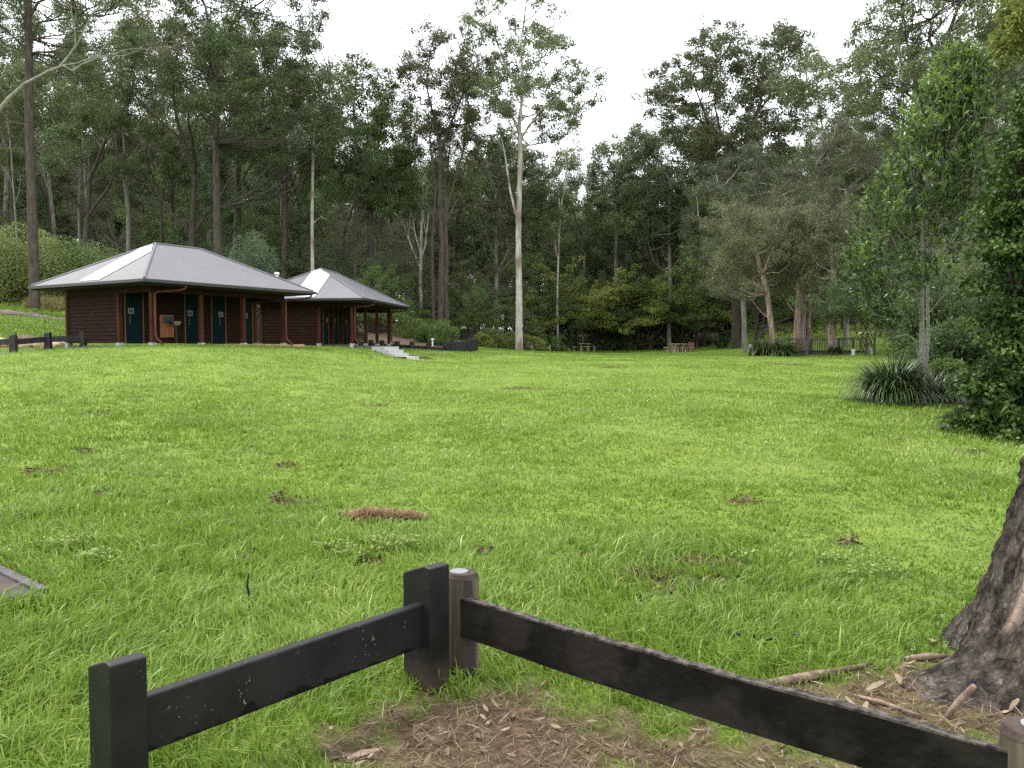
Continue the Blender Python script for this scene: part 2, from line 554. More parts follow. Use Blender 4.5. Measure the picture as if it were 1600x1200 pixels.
def roof_material(axis):
    m, n, b = newmat("grey_corrugated_roof_" + axis)
    tc = n.nodes.new("ShaderNodeTexCoord")
    wv = n.nodes.new("ShaderNodeTexWave")
    wv.wave_type = 'BANDS'
    wv.bands_direction = axis
    wv.inputs["Scale"].default_value = 3.6
    n.links.new(tc.outputs["Object"], wv.inputs[0])
    bm = n.nodes.new("ShaderNodeBump")
    bm.inputs["Strength"].default_value = .5
    bm.inputs["Distance"].default_value = .012
    n.links.new(wv.outputs[0], bm.inputs["Height"])
    n.links.new(bm.outputs[0], b.inputs["Normal"])
    no = n.nodes.new("ShaderNodeTexNoise")
    no.inputs["Scale"].default_value = .8
    no.inputs["Detail"].default_value = 6
    n.links.new(tc.outputs["Object"], no.inputs[0])
    cr = n.nodes.new("ShaderNodeValToRGB")
    cr.color_ramp.elements[0].color = (.125, .122, .132, 1)
    cr.color_ramp.elements[1].color = (.16, .156, .168, 1)
    n.links.new(no.outputs[0], cr.inputs[0])
    mw = n.nodes.new("ShaderNodeMixRGB")
    mw.blend_type = 'MULTIPLY'
    mw.inputs[0].default_value = .12
    n.links.new(cr.outputs[0], mw.inputs[1])
    n.links.new(wv.outputs[0], mw.inputs[2])
    n.links.new(mw.outputs[0], b.inputs["Base Color"])
    b.inputs["Roughness"].default_value = .55
    b.inputs["Specular IOR Level"].default_value = .25
    return m


M['roofX'], M['roofY'] = roof_material('X'), roof_material('Y')


def boards(mb, ax, a0, a1, c, z0, z1, out, step=.145, t=.032):
    """lapped weatherboards; ax 'x' = wall along local x at y=c; out = sign of the outward normal"""
    z = z0
    while z < z1 - .01:
        zt = min(z + step + .012, z1)
        o0, o1 = c + out * (t + .012), c + out * .006
        i = c - out * .02
        if ax == 'x':
            P = [(a0, o0, z), (a1, o0, z), (a1, i, z), (a0, i, z), (a0, o1, zt), (a1, o1, zt), (a1, i, zt), (a0, i, zt)]
        else:
            P = [(o0, a0, z), (o0, a1, z), (i, a1, z), (i, a0, z), (o1, a0, zt), (o1, a1, zt), (i, a1, zt), (i, a0, zt)]
        mb.hexa(P)
        z += step


def cabin(loc, rz, Lx, Ly, ridge0, ridge1, eave, rise, posts, deep, wall_end, doors, label, strip, vent=None, basin=None, ridge_y=None):
    c = empty("restroom_cabin", loc, rz, label, "cabin", "restroom cabins on the mound")
    ry = ridge_y or Ly / 2
    o = .9
    A, B, C_, D = (0, 0), (Lx, 0), (Lx, Ly), (0, Ly)
    R0, R1 = (ridge0, ry), (ridge1, ry)
    ez, rzz = eave, eave + rise
    roof = MB()
    t = .05
    faces = {'Y': [[(*A, ez), (*B, ez), (*R1, rzz), (*R0, rzz)], [(*C_, ez), (*D, ez), (*R0, rzz), (*R1, rzz)]],
             'X': [[(*D, ez), (*A, ez), (*R0, rzz)], [(*B, ez), (*C_, ez), (*R1, rzz)]]}
    # one closed shell, two materials (rib direction)
    vs = [(*A, ez), (*B, ez), (*C_, ez), (*D, ez), (*R0, rzz), (*R1, rzz)]
    fs = [(0, 1, 5, 4), (2, 3, 4, 5), (3, 0, 4), (1, 2, 5)]
    lo = [(x, y, z - t) for x, y, z in vs]
    me = bpy.data.meshes.new("roof")
    me.from_pydata(vs + lo, [], fs + [tuple(6 + i for i in reversed(f)) for f in fs] +
                   [(0, 6, 7, 1), (1, 7, 8, 2), (2, 8, 9, 3), (3, 9, 6, 0)])
    me.materials.append(M['roofX']); me.materials.append(M['roofY'])
    for k, p in enumerate(me.polygons): p.material_index = 1 if k in (2, 3) else 0
    ro = link(bpy.data.objects.new("roof", me)); ro.parent = c
    for a, b in ((vs[0], vs[4]), (vs[1], vs[5]), (vs[2], vs[5]), (vs[3], vs[4]), (vs[4], vs[5])):
        MB().tube([(a[0], a[1], a[2] + .012), (b[0], b[1], b[2] + .012)], .045, 6).build("ridge_cap", M['roofX'], ro)
    # white translucent sheet on the end slope
    sp = MB()
    s0, s1 = strip
    def on(s, f):
        return (ridge0 * f, s, ez + rise * f + .02)
    def fmax(s): return (s / ry if s < ry else (Ly - s) / (Ly - ry)) - .03
    pts = [on(s0, .03), on(s1, .03), on(s1, fmax(s1))]
    if s0 < ry < s1: pts.append(on(ry, .95))
    pts.append(on(s0, fmax(s0)))
    pl = [(x, y, z + .03) for x, y, z in pts]
    n = len(pts)
    sp.add(pts + pl, [tuple(range(n)), tuple(range(2 * n - 1, n - 1, -1))] + [(i, n + i, n + (i + 1) % n, (i + 1) % n) for i in range(n)])
    sp.build("roof_light_panel", M['skylight'], ro)
    # gutter
    g = MB()
    gw, gh = .10, .13
    g.box(-gw, Lx + gw, -gw, 0 - .003, ez - gh, ez - .01)
    g.box(-gw, Lx + gw, Ly + .003, Ly + gw, ez - gh, ez - .01)
    g.box(-gw, -.003, 0, Ly, ez - gh, ez - .01)
    g.box(Lx + .003, Lx + gw, 0, Ly, ez - gh, ez - .01)
    g.build("gutter", M['gutter'], c, bevel=.015)
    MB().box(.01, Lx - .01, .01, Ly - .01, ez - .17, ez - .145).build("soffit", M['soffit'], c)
    # beams over the posts
    wtop = ez - .17
    bm = MB()
    bm.box(o - .05, Lx - o + .05, o - .045, o + .045, wtop - .22, wtop)
    bm.box(o - .045, o + .045, o + .05, Ly - o, wtop - .22, wtop)
    bm.box(Lx - o - .045, Lx - o + .045, o + .05, Ly - o, wtop - .22, wtop)
    bm.build("beam", M['board'], c)
    fl = .10
    # floor
    MB().box(o - .05, Lx - o + .15, o - .10, Ly - o, -.1, .03).build("floor_slab", M['concdark'], c)
    # walls
    wb = fl + .02
    wx1 = wall_end
    y1 = o + deep
    yb = Ly - o
    end = MB(); boards(end, 'y', y1 + .1, yb, o, wb, wtop - .22, -1); end.build("end_wall", M['board'], c)
    edges = sorted([(d[0], d[0] + d[1]) for d in doors])
    cur = o + .1
    for a, b in edges:
        if a > cur + .1:
            rec = MB(); boards(rec, 'x', cur, a - .05, y1, wb, wtop, -1); rec.build("wall_panel", M['board'], c)
        cur = b + .05
    if cur < wx1 - .1:
        rec = MB(); boards(rec, 'x', cur, wx1, y1, wb, wtop, -1); rec.build("wall_panel", M['board'], c)
    for a, b in edges:
        rec = MB(); boards(rec, 'x', a - .049, b + .049, y1, fl + 2.06, wtop - .003, -1); rec.build("over_door_panel", M['board'], c)
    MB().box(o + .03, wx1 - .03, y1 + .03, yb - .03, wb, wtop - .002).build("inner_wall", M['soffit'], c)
    bw = MB(); boards(bw, 'x', o, wx1, yb, wb, wtop, 1); bw.build("back_wall", M['board'], c)
    ew = MB(); boards(ew, 'y', y1, yb, wx1, wb, wtop, 1); ew.build("far_end_wall", M['board'], c)
    # corner posts and footings
    for (x, y) in [(p, o) for p in posts] + [(o, y1), (o, yb), (wx1, y1)]:
        sz = .075
        MB().box(x - sz, x + sz, y - sz, y + sz, fl + .03, wtop - .22 if y == o else wtop - .225).build("post", M['post'], c, bevel=.008)
        MB().box(x - .1, x + .1, y - .1, y + .1, -.25, fl + .03).build("post_footing", M['concrete'], c)
    for a, wd, kind in doors:
        fz = fl + 2.0
        f = MB()
        f.box(a - .05, a, y1 - .05, y1 + .03, fl, fz + .05)
        f.box(a + wd, a + wd + .05, y1 - .05, y1 + .03, fl, fz + .05)
        f.box(a, a + wd, y1 - .05, y1 + .03, fz, fz + .05)
        f.build("door_frame", M['frame'], c)
        d = MB().box(a + .005, a + wd - .005, y1 - .035, y1 + .01, fl, fz - .005).build("door", M['teal'], c)
        sx = a + .10 if kind != 'R' else a + wd - .34
        s = MB().box(sx, sx + .24, y1 - .045, y1 - .036, fl + 1.12, fl + 1.34).build("door_sign", M['sign'], d)
        q = MB()
        for k in ((.07, .16) if kind == 'L' else (.12,)):
            q.box(sx + k - .015, sx + k + .015, y1 - .05, y1 - .0455, fl + 1.28, fl + 1.31)
            q.prism([(sx + k - .03, y1 - .05), (sx + k + .03, y1 - .05), (sx + k + .03, y1 - .0455), (sx + k - .03, y1 - .0455)], fl + 1.16, fl + 1.27)
        q.build("pictogram", M['ink'], s)
        MB().box(sx + .04, sx + .10, y1 - .047, y1 - .036, fl + .76, fl + 1.06).build("handle_plate", M['handle'], d)
    if basin:
        bx = basin
        p = MB().box(bx, bx + .62, y1 - .06, y1 - .035, fl + .25, fl + 1.12).build("splash_board", M['orange'], c)
        MB().box(bx + .12, bx + .6, y1 - .068, y1 - .0605, fl + .8, fl + 1.08).build("mirror", M['handle'], p)
        k = MB().tube([(bx + .55, y1 - .3, fl + .72), (bx + .55, y1 - .3, fl + .88)], [.15, .19], 14).build("wash_basin", M['steel'], c)
        MB().tube([(bx + .55, y1 - .28, fl + .02), (bx + .55, y1 - .28, fl + .72)], .03, 8).build("basin_pedestal", M['handle'], k)
    # downpipes from gutter, under the eave, down the posts
    def down(px_, kick):
        xg = min(px_ + .75, Lx - .1)
        P = [(xg, -.02, ez - .12), (xg, .02, ez - .24), (xg - .1, .2, ez - .31), (px_ + .12, o - .14, ez - .38), (px_ + .02, o - .14, ez - .46),
             (px_ + .02, o - .14, .42), (px_ + .05, o - .16, .28), (px_ + kick, o - .42, .06)]
        MB().tube(P, .045, 8).build("downpipe", M['pipe'], c, smooth=True)
    down(posts[0], .12)
    down(posts[-1], .12)
    if vent:
        MB().tube([(vent[0], vent[1], vent[2]), (vent[0], vent[1], vent[3])], .07, 10).tube([(vent[0], vent[1], vent[3]), (vent[0], vent[1], vent[3] + .12)], .12, 10).build("vent_pipe", M['white'], ro, smooth=True)
    return c


a1 = math.atan2(.854, .52)
cabin((-12.65, 28.1, 1.58), a1, 8.0, 7.1, 2.97, 5.03, 2.34, 1.72, [.9, 2.97, 4.98, 7.1], 1.95, 7.25,
      [(1.12, .7, 'L'), (3.72, .66, 'L'), (5.0, .66, 'R'), (6.5, .6, 'L')],
      "nearer, larger brown timber cabin with grey hip roof and teal doors", (2.75, 3.95), basin=2.55)
a2 = math.atan2(.994, .11)
cabin((-7.15, 39.5, 1.58), a2, 9.1, 6.5, 3.1, 5.4, 2.34, 1.72, [.9, 3.2, 5.4, 7.9], 1.7, 6.9,
      [(1.45, .75, 'R'), (3.05, .75, 'L'), (4.55, .75, 'R')],
      "farther brown timber cabin with grey hip roof, standing behind the nearer cabin by the steps", (2.5, 3.6),
      vent=(1.5, 5.0, 2.9, 3.62), basin=6.0)
# brick paving edge between cabin posts
MB().hexa([(-11.2, 31.6, 1.5), (-9.0, 35.3, 1.5), (-9.5, 35.6, 1.5), (-11.7, 31.9, 1.5), (-11.2, 31.6, 1.66), (-9.0, 35.3, 1.66), (-9.5, 35.6, 1.66), (-11.7, 31.9, 1.66)]).build("paving_strip", M['brick'])
tag(bpy.data.objects["paving_strip"], "thin strip of orange brick paving in front of the nearer cabin's doors", "paving", kind="structure")

# steps beside the far cabin
M['step'] = mat("pale_concrete_step", (.36, .36, .35), (.48, .48, .47), 5, .8, .1)
st = empty("garden_steps", (X_(640, 38.2), 38.2, .78), math.atan2(-.6, .8), "short flight of pale concrete steps going up the grass bank to the far cabin", "steps")
xo = 0
for k in range(5):
    if k == 2: xo -= .35
    x1 = -.33 * k + xo
    MB().box(x1 - .9, x1, 0.004 * k, 1.0 - .004 * k, -.4 if k == 0 else -.05 + .155 * k, .155 * (k + 1) - .004).build("step", M['step'], st, bevel=.012)
MB().box(-3.1, -.2, -.07, -.006, -.3, .3).build("stringer", M['gutter'], st)

# ------------------------------------------------------------------ low charcoal fence near the camera
def stained(name, base, edge, speck, band=None):
    m, n, b = newmat(name)
    L = n.links
    tc = n.nodes.new("ShaderNodeTexCoord")
    no = n.nodes.new("ShaderNodeTexNoise"); no.inputs["Scale"].default_value = 6; no.inputs["Detail"].default_value = 8
    mp = n.nodes.new("ShaderNodeMapping"); mp.inputs["Scale"].default_value = (1, 1, 1)
    L.new(tc.outputs["Object"], mp.inputs[0]); L.new(mp.outputs[0], no.inputs[0])
    cr = n.nodes.new("ShaderNodeValToRGB")
    cr.color_ramp.elements[0].position = .35; cr.color_ramp.elements[1].position = .7
    cr.color_ramp.elements[0].color = (*base, 1); cr.color_ramp.elements[1].color = (*edge, 1)
    L.new(no.outputs[0], cr.inputs[0])
    col = cr.outputs[0]
    # stuck grass clippings: small stretched flecks
    vo = n.nodes.new("ShaderNodeTexVoronoi"); vo.feature = 'F1'; vo.inputs["Scale"].default_value = 34
    m2 = n.nodes.new("ShaderNodeMapping"); m2.inputs["Scale"].default_value = (1, 1, .45)
    nz = n.nodes.new("ShaderNodeTexNoise"); nz.inputs["Scale"].default_value = 18
    ad = n.nodes.new("ShaderNodeMixRGB"); ad.blend_type = 'ADD'; ad.inputs[0].default_value = .12
    L.new(tc.outputs["Object"], m2.inputs[0]); L.new(tc.outputs["Object"], nz.inputs[0])
    L.new(m2.outputs[0], ad.inputs[1]); L.new(nz.outputs["Color"], ad.inputs[2])
    L.new(ad.outputs[0], vo.inputs["Vector"])
    r2 = n.nodes.new("ShaderNodeValToRGB")
    r2.color_ramp.elements[0].position = .08; r2.color_ramp.elements[1].position = .125
    r2.color_ramp.elements[0].color = (1, 1, 1, 1); r2.color_ramp.elements[1].color = (0, 0, 0, 1)
    L.new(vo.outputs["Distance"], r2.inputs[0])
    n3 = n.nodes.new("ShaderNodeTexNoise"); n3.inputs["Scale"].default_value = 3.5
    L.new(tc.outputs["Object"], n3.inputs[0])
    r3 = n.nodes.new("ShaderNodeValToRGB"); r3.color_ramp.elements[0].position = .40; r3.color_ramp.elements[1].position = .62
    L.new(n3.outputs[0], r3.inputs[0])
    mu = n.nodes.new("ShaderNodeMath"); mu.operation = 'MULTIPLY'
    L.new(r2.outputs[0], mu.inputs[0]); L.new(r3.outputs[0], mu.inputs[1])
    mx_ = n.nodes.new("ShaderNodeMixRGB")
    L.new(mu.outputs[0], mx_.inputs[0]); L.new(col, mx_.inputs[1]); mx_.inputs[2].default_value = (*speck, 1)
    col = mx_.outputs[0]
    sp = n.nodes.new("ShaderNodeSeparateXYZ"); L.new(tc.outputs["Object"], sp.inputs[0])
    rough = None
    if band:
        lo, hi, bc, br = band     # stain below a ragged height
        nb = n.nodes.new("ShaderNodeTexNoise"); nb.inputs["Scale"].default_value = 14; nb.inputs["Detail"].default_value = 3
        L.new(tc.outputs["Object"], nb.inputs[0])
        a_ = n.nodes.new("ShaderNodeMath"); a_.operation = 'MULTIPLY_ADD'; a_.inputs[1].default_value = -.12; 
        L.new(nb.outputs[0], a_.inputs[0]); L.new(sp.outputs[2], a_.inputs[2])
        mr = n.nodes.new("ShaderNodeMapRange"); mr.inputs["From Min"].default_value = lo; mr.inputs["From Max"].default_value = hi
        mr.inputs["To Min"].default_value = 1; mr.inputs["To Max"].default_value = 0
        L.new(a_.outputs[0], mr.inputs["Value"])
        m3 = n.nodes.new("ShaderNodeMixRGB")
        L.new(mr.outputs[0], m3.inputs[0]); L.new(col, m3.inputs[1]); m3.inputs[2].default_value = (*bc, 1)
        col = m3.outputs[0]
    L.new(col, b.inputs["Base Color"])
    b.inputs["Roughness"].default_value = .5
    b.inputs["Specular IOR Level"].default_value = .22
    bm = n.nodes.new("ShaderNodeBump"); bm.inputs["Strength"].default_value = .25; bm.inputs["Distance"].default_value = .004
    nn = n.nodes.new("ShaderNodeTexNoise"); nn.inputs["Scale"].default_value = 60; nn.inputs["Detail"].default_value = 5
    L.new(tc.outputs["Object"], nn.inputs[0]); L.new(nn.outputs[0], bm.inputs["Height"]); L.new(bm.outputs[0], b.inputs["Normal"])
    return m


M['charcoal'] = stained("charcoal_plastic_rail", (.008, .0075, .008), (.016, .0145, .015), (.22, .2, .16), (-.145, -.139, (.002, .002, .002), .3))
M['charpost'] = stained("charcoal_plastic_post", (.008, .0075, .008), (.016, .0145, .015), (.20, .18, .15), (-.02, .10, (.05, .036, .026), .9))
M['oldrail'] = mat("weathered_black_rail", (.004, .0035, .003), (.012, .010, .008), 5, .7, .4, bscale=30, spec=.1, stretch=(1, 1, 1), c3=(.02, .017, .013), s3=4)
M['oldtop'] = mat("worn_grey_rail_edge", (.012, .010, .009), (.15, .125, .10), 22, .85, .9, bscale=40, lo=.4, hi=.7)
M['oldpost'] = mat("weathered_round_post", (.03, .024, .015), (.2, .165, .11), 9, .85, .8, stretch=(1, 1, .10), bscale=14, c3=(.035, .026, .02), s3=5)
M['postcap'] = mat("dark_post_top", (.028, .02, .016), (.07, .05, .04), 12, .9, .5)


def square_post(name, x, y, rz, h, label, group):
    """weather-cut square post; local x along the rail, near face at -y"""
    o = MB()
    a, bq = .06, .095
    # profile in y: flat strip near the -y face, sloping down to +y
    P = [(-bq, h), (-bq + .045, h + .004), (bq, h - .05), (bq, -.4), (-bq, -.4)]
    n = len(P)
    vs = [(-a, py, pz) for py, pz in P] + [(a, py, pz) for py, pz in P]
    fs = [tuple(range(n)), tuple(range(2 * n - 1, n - 1, -1))] + [(i, n + i, n + (i + 1) % n, (i + 1) % n) for i in range(n)]
    o.add(vs, fs)
    ob = o.build(name, M['charpost'], bevel=.006)
    ob.location = (x, y, 0)
    ob.rotation_euler = (0, 0, rz)
    return tag(ob, label, "fence post", group)


A_ = np.array([-1.335, 2.70]); Bp = np.array([-.40, 3.735])
rdir = (Bp - A_) / np.linalg.norm(Bp - A_)
ra = math.atan2(rdir[1], rdir[0])
square_post("fence_post", A_[0], A_[1], ra, .560, "charcoal square fence post with slanted top, at the bottom left of the photo", "charcoal posts of the near low fence")
square_post("fence_post", Bp[0], Bp[1], ra, .592, "charcoal square fence post beside the round wooden post", "charcoal posts of the near low fence")
rl = MB()
Ln = float(np.linalg.norm(Bp - A_))
NR = 14
for k in range(NR):
    pass
rl.box(.05, Ln - .035, -.048, .0, -.098, .102)
r_ = rl.build("fence_rail", M['charcoal'], bevel=.008)
r_.location = (A_[0], A_[1], .300); r_.rotation_euler = (0, -math.asin(.022 / Ln), ra)
tag(r_, "smooth charcoal fence rail between the two square posts", "fence rail")

# old round posts
def round_post(x, y, r, h, label, dx):
    e = empty("round_fence_post", (x, y, 0), 0, label, "fence post", "weathered round posts of the near low fence")
    o = MB()
    n = 28
    rs = [(-.4, r * 1.02), (.0, r * 1.02), (.2, r), (h - .035, r * .985), (h - .012, r * .95), (h, r * .84)]
    vs = []
    for z, q in rs:
        for i in range(n):
            a = 2 * math.pi * i / n
            w = 1 + .012 * math.sin(5 * a + 1) + .01 * math.sin(11 * a)
            vs.append((q * w * math.cos(a), q * w * math.sin(a), z))
    fs = [(k * n + i, k * n + (i + 1) % n, (k + 1) * n + (i + 1) % n, (k + 1) * n + i) for k in range(len(rs) - 1) for i in range(n)]
    fs.append(tuple((len(rs) - 1) * n + i for i in range(n)))
    o.add(vs, fs)
    o.build("post_body", M['oldpost'], e, smooth=True)
    c = MB()
    c.tube([(0, 0, h - .02), (0, 0, h + .004)], [r * 1.0, r * .86], 28)
    c.build("post_top", M['postcap'], e, smooth=False)
    p = MB().tube([(dx, .0, h + .004), (dx, .0, h + .009)], r * .58, 26).build("metal_cap", M['plate'], e)
    return e


def plate_mat():
    m, n, b = newmat("dimpled_metal_cap")
    tc = n.nodes.new("ShaderNodeTexCoord")
    vo = n.nodes.new("ShaderNodeTexVoronoi"); vo.inputs["Scale"].default_value = 110; vo.inputs["Randomness"].default_value = 0
    n.links.new(tc.outputs["Object"], vo.inputs["Vector"])
    cr = n.nodes.new("ShaderNodeValToRGB")
    cr.color_ramp.elements[0].position = .25; cr.color_ramp.elements[1].position = .38
    cr.color_ramp.elements[0].color = (.05, .05, .05, 1); cr.color_ramp.elements[1].color = (.27, .28, .29, 1)
    n.links.new(vo.outputs["Distance"], cr.inputs[0]); n.links.new(cr.outputs[0], b.inputs["Base Color"])
    b.inputs["Roughness"].default_value = .4; b.inputs["Metallic"].default_value = .2
    return m


M['plate'] = plate_mat()
Cp = np.array([-.236, 3.87]); Dp = np.array([1.535, 2.36])
round_post(Cp[0], Cp[1], .076, .508, "round weathered wooden post with a perforated metal disc on top, at the fence corner", -.02)
round_post(Dp[0], Dp[1], .078, .468, "round weathered wooden post cut off by the bottom right corner of the photo", .026)
# old rail: slightly warped plank with a worn top edge
rd = (Dp - Cp) / np.linalg.norm(Dp - Cp)
ro_ = math.atan2(rd[1], rd[0])
LL = float(np.linalg.norm(Dp - Cp))
old = empty("weathered_fence_rail", (Cp[0], Cp[1], .312), ro_, "dark weathered plank rail with a worn grey top edge, right of the fence corner", "fence rail")
NS = 40
rr_ = random.Random(3)
def plank(z0f, z1f, y0, y1, name, mt):
    vs, fs = [], []
    for i in range(NS + 1):
        x = .03 + (LL - .06) * i / NS
        sag = -.012 * math.sin(math.pi * i / NS) + .0018 * math.sin(i * .45)
        z0, z1 = z0f(i) + sag, z1f(i) + sag
        vs += [(x, y0, z0), (x, y1, z0), (x, y1, z1), (x, y0, z1)]
    for i in range(NS):
        b = i * 4
        for k in range(4):
            fs.append((b + k, b + 4 + k, b + 4 + (k + 1) % 4, b + (k + 1) % 4))
    fs += [(0, 1, 2, 3), (NS * 4 + 3, NS * 4 + 2, NS * 4 + 1, NS * 4)]
    return MB().add(vs, fs).build(name, mt, old)
plank(lambda i: -.092, lambda i: .088, -.062, -.022, "plank", M['oldrail'])
jit = [rr_.uniform(-.003, .004) for _ in range(NS + 1)]
plank(lambda i: .0885, lambda i: .097 + jit[i], -.060, -.024, "worn_edge", M['oldtop'])

# ------------------------------------------------------------------ far fence at the left
def far_fence():
    P = [(-30, 29.2), (X_(22, 29.6), 29.6), (X_(76, 30.9), 30.9), (X_(131, 31.6), 31.6)]
    for i, (x, y) in enumerate(P):
        if i == 0: continue
        z = H(x, y)
        lab = ["", "short charcoal post of the far left fence, nearest the photo's left edge", "short charcoal post in the middle of the far left fence", "short charcoal post where the far left fence meets the nearer cabin"][i]
        m = MB()
        m.prism([(-.11, -.09), (.11, -.09), (.11, .09), (-.11, .09)], -.25, .60)
        m.hexa([(-.10, -.08, .601), (.10, -.08, .601), (.10, .08, .601), (-.10, .08, .601), (-.06, -.05, .64), (.10, -.06, .66), (.10, .06, .66), (-.06, .05, .64)])
        o = m.build("fence_post", M['charcoal2'])
        o.location = (x, y, z + .02)
        tag(o, lab, "fence post", "posts of the far left fence")
    for i in range(3):
        (xa, ya), (xb, yb) = P[i], P[i + 1]
        za, zb = H(xa, ya) + .42, H(xb, yb) + .42
        if i == 0: za = zb - .03
        d = np.array([xb - xa, yb - ya]); l = np.linalg.norm(d); d /= l
        n_ = np.array([-d[1], d[0]]) * .03
        def q(x, y, z, s): return (x + s * n_[0], y + s * n_[1], z)
        g = .115
        xa2, ya2 = (xa + d[0] * g, ya + d[1] * g) if i else (xa, ya)
        xb2, yb2 = xb - d[0] * g, yb - d[1] * g
        o = MB().hexa([q(xa2, ya2, za - .12, -1), q(xb2, yb2, zb - .12, -1), q(xb2, yb2, zb - .12, 1), q(xa2, ya2, za - .12, 1),
                       q(xa2, ya2, za + .09, -1), q(xb2, yb2, zb + .09, -1), q(xb2, yb2, zb + .09, 1), q(xa2, ya2, za + .09, 1)]).build("fence_rail", M['charcoal2'])
        tag(o, ["charcoal rail running off the photo's left edge towards the far fence", "charcoal rail between the two left posts of the far fence", "charcoal rail from the middle far post to the nearer cabin"][i], "fence rail", "rails of the far left fence")


M['charcoal2'] = mat("charcoal_timber", (.018, .017, .018), (.035, .033, .034), 5, .6, .2)
far_fence()

# log, stones, mulch on the left bank
M['log'] = mat("weathered_log", (.07, .055, .045), (.2, .17, .145), 5, .95, .9, stretch=(.25, 3, 3))
for (pa_, pb_, Ya, Yb, r, lab) in [(-60, 62, 44.5, 44.5, .25, "long grey fallen log retaining the left grass bank"), (55, 150, 44.2, 43.6, .17, "thinner grey log continuing the bank edging behind the nearer cabin")]:
    x0, x1 = X_(pa_, Ya), X_(pb_, Yb)
    pts = []
    for k in range(9):
        t = k / 8
        x, y = x0 + (x1 - x0) * t, Ya + (Yb - Ya) * t
        pts.append((x, y, H(x, y) + r * .55 + .03 * math.sin(k * 1.7)))
    o = MB().tube(pts, [r * (1 - .25 * k / 8) for k in range(9)], 10).build("log", M['log'], smooth=True)
    tag(o, lab, "log")
M['rock'] = mat("orange_sandstone", (.42, .27, .16), (.62, .47, .33), 3, .95, .6)


def boulder(name, x, y, sx, sy, sz, seed, m, label, cat, group=None, zoff=0):
    rg = np.random.default_rng(seed)
    n, k = 14, 8
    vs, fs = [], []
    for j in range(k + 1):
        ph = math.pi * j / k
        for i in range(n):
            a = 2 * math.pi * i / n
            q = 1 + .18 * math.sin(2 * a + seed) * math.sin(ph) + .1 * math.cos(3 * a + ph * 2 + seed) + rg.uniform(-.04, .04)
            vs.append((sx * q * math.sin(ph) * math.cos(a), sy * q * math.sin(ph) * math.sin(a), sz * math.cos(ph) * (1 + .1 * math.sin(a * 2))))
    for j in range(k):
        for i in range(n):
            fs.append((j * n + i, (j + 1) * n + i, (j + 1) * n + (i + 1) % n, j * n + (i + 1) % n))
    o = MB().add(vs, fs).build(name, m)
    o.location = (x, y, H(x, y) + zoff)
    o.rotation_euler = (0, 0, seed)
    return tag(o, label, cat, group)


for i, (px, Y, s, lab) in enumerate([(2, 33.0, .5, "pale sandstone boulder at the photo's left edge behind the far fence"),
                                     (13, 33.2, .34, "small pale boulder just right of the leftmost boulder behind the far fence"),
                                     (36, 33.0, .46, "flat pale boulder behind the far fence rail between its two left posts"),
                                     (66, 33.4, .5, "round orange boulder left of the middle post of the far fence"),
                                     (88, 33.6, .4, "orange boulder right of the middle post of the far fence, near the cabin corner")]):
    boulder("boulder", X_(px, Y), Y, s, s * .7, s * .48, i + 2, M['rock'], lab, "rock", "boulders behind the far fence", zoff=.1)
M['earth'] = mat("red_earth", (.08, .05, .036), (.17, .11, .075), 6, .95, .6)
boulder("earth_bank", X_(45, 35.2), 35.2, 2.6, .5, .22, 5, M['earth'], "reddish brown bank of earth behind the boulders on the left", "earth bank", zoff=.05)

# ------------------------------------------------------------------ garden bed edging right of the far cabin
M['sleeper'] = mat("black_timber_edging", (.014, .014, .015), (.032, .031, .032), 5, .7, .3)
sl = MB()
ptsS = [(X_(560, 50.5), 50.5), (X_(600, 50.2), 50.2), (X_(640, 50), 50.0), (X_(694, 49.6), 49.6)]
for i in range(3):
    (xa, ya), (xb, yb) = ptsS[i], ptsS[i + 1]
    za, zb = H(xa, ya), H(xb, yb)
    sl.hexa([(xa, ya, za - .2), (xb, yb, zb - .2), (xb, yb + .1, zb - .2), (xa, ya + .1, za - .2), (xa, ya, za + .24), (xb, yb, zb + .24), (xb, yb + .1, zb + .24), (xa, ya + .1, za + .24)])
wal = sl.build("timber_edging", M['sleeper'])
tag(wal, "low black timber edging of the garden bed right of the far cabin", "retaining wall")
for i, px in enumerate((580, 597, 621, 644, 670, 696)):
    Y = 49.85
    x = X_(px, Y)
    o = MB().tube([(x, Y, H(x, Y) - .2), (x, Y, H(x, Y) + .42), (x, Y, H(x, Y) + .46)], [.16, .16, .13], 10).build("edging_post", M['sleeper'])
    tag(o, "stubby black round post standing against the low garden bed edging", "bollard", "stubby posts along the garden bed edging")
pal = MB()
prs = random.Random(9)
cx0, cy0 = X_(722, 52.5), 52.5
for k in range(46):
    t = k / 45
    px = 700 + 46 * t
    Y = 49.4 + 3.6 * t * t * t + (.5 * math.sin(t * 3.1) * -1)
    x = X_(px, Y)
    z = H(x, Y)
    h = .50 + .32 * t + prs.uniform(-.02, .02)
    pal.tube([(x, Y, z - .15), (x, Y, z + h), (x, Y, z + h + .03)], [.055, .055, .035], 7)
tag(pal.build("log_palisade", M['sleeper']), "curved black palisade of upright logs at the end of the garden bed", "retaining wall")
M['bed'] = mat("bark_mulch", (.06, .04, .028), (.22, .15, .10), 14, .95, .7)
bed = MB()
vs, fs = [], []
cols = list(np.linspace(575, 735, 24))
rows = np.linspace(0, 1, 7)
for i, px in enumerate(cols):
    for t in rows:
        Yf = 50.2 + 1.0 * sstep(690, 735, px)
        Y = Yf + t * 8
        x = X_(px, Y)
        vs.append((x, Y, H(x, Y) + .10 + .25 * math.sin(t * math.pi * .55) + .05 * math.sin(i * 1.3 + t * 9)))
for i in range(len(cols) - 1):
    for j in range(len(rows) - 1):
        a = i * len(rows) + j
        fs.append((a, a + len(rows), a + len(rows) + 1, a + 1))
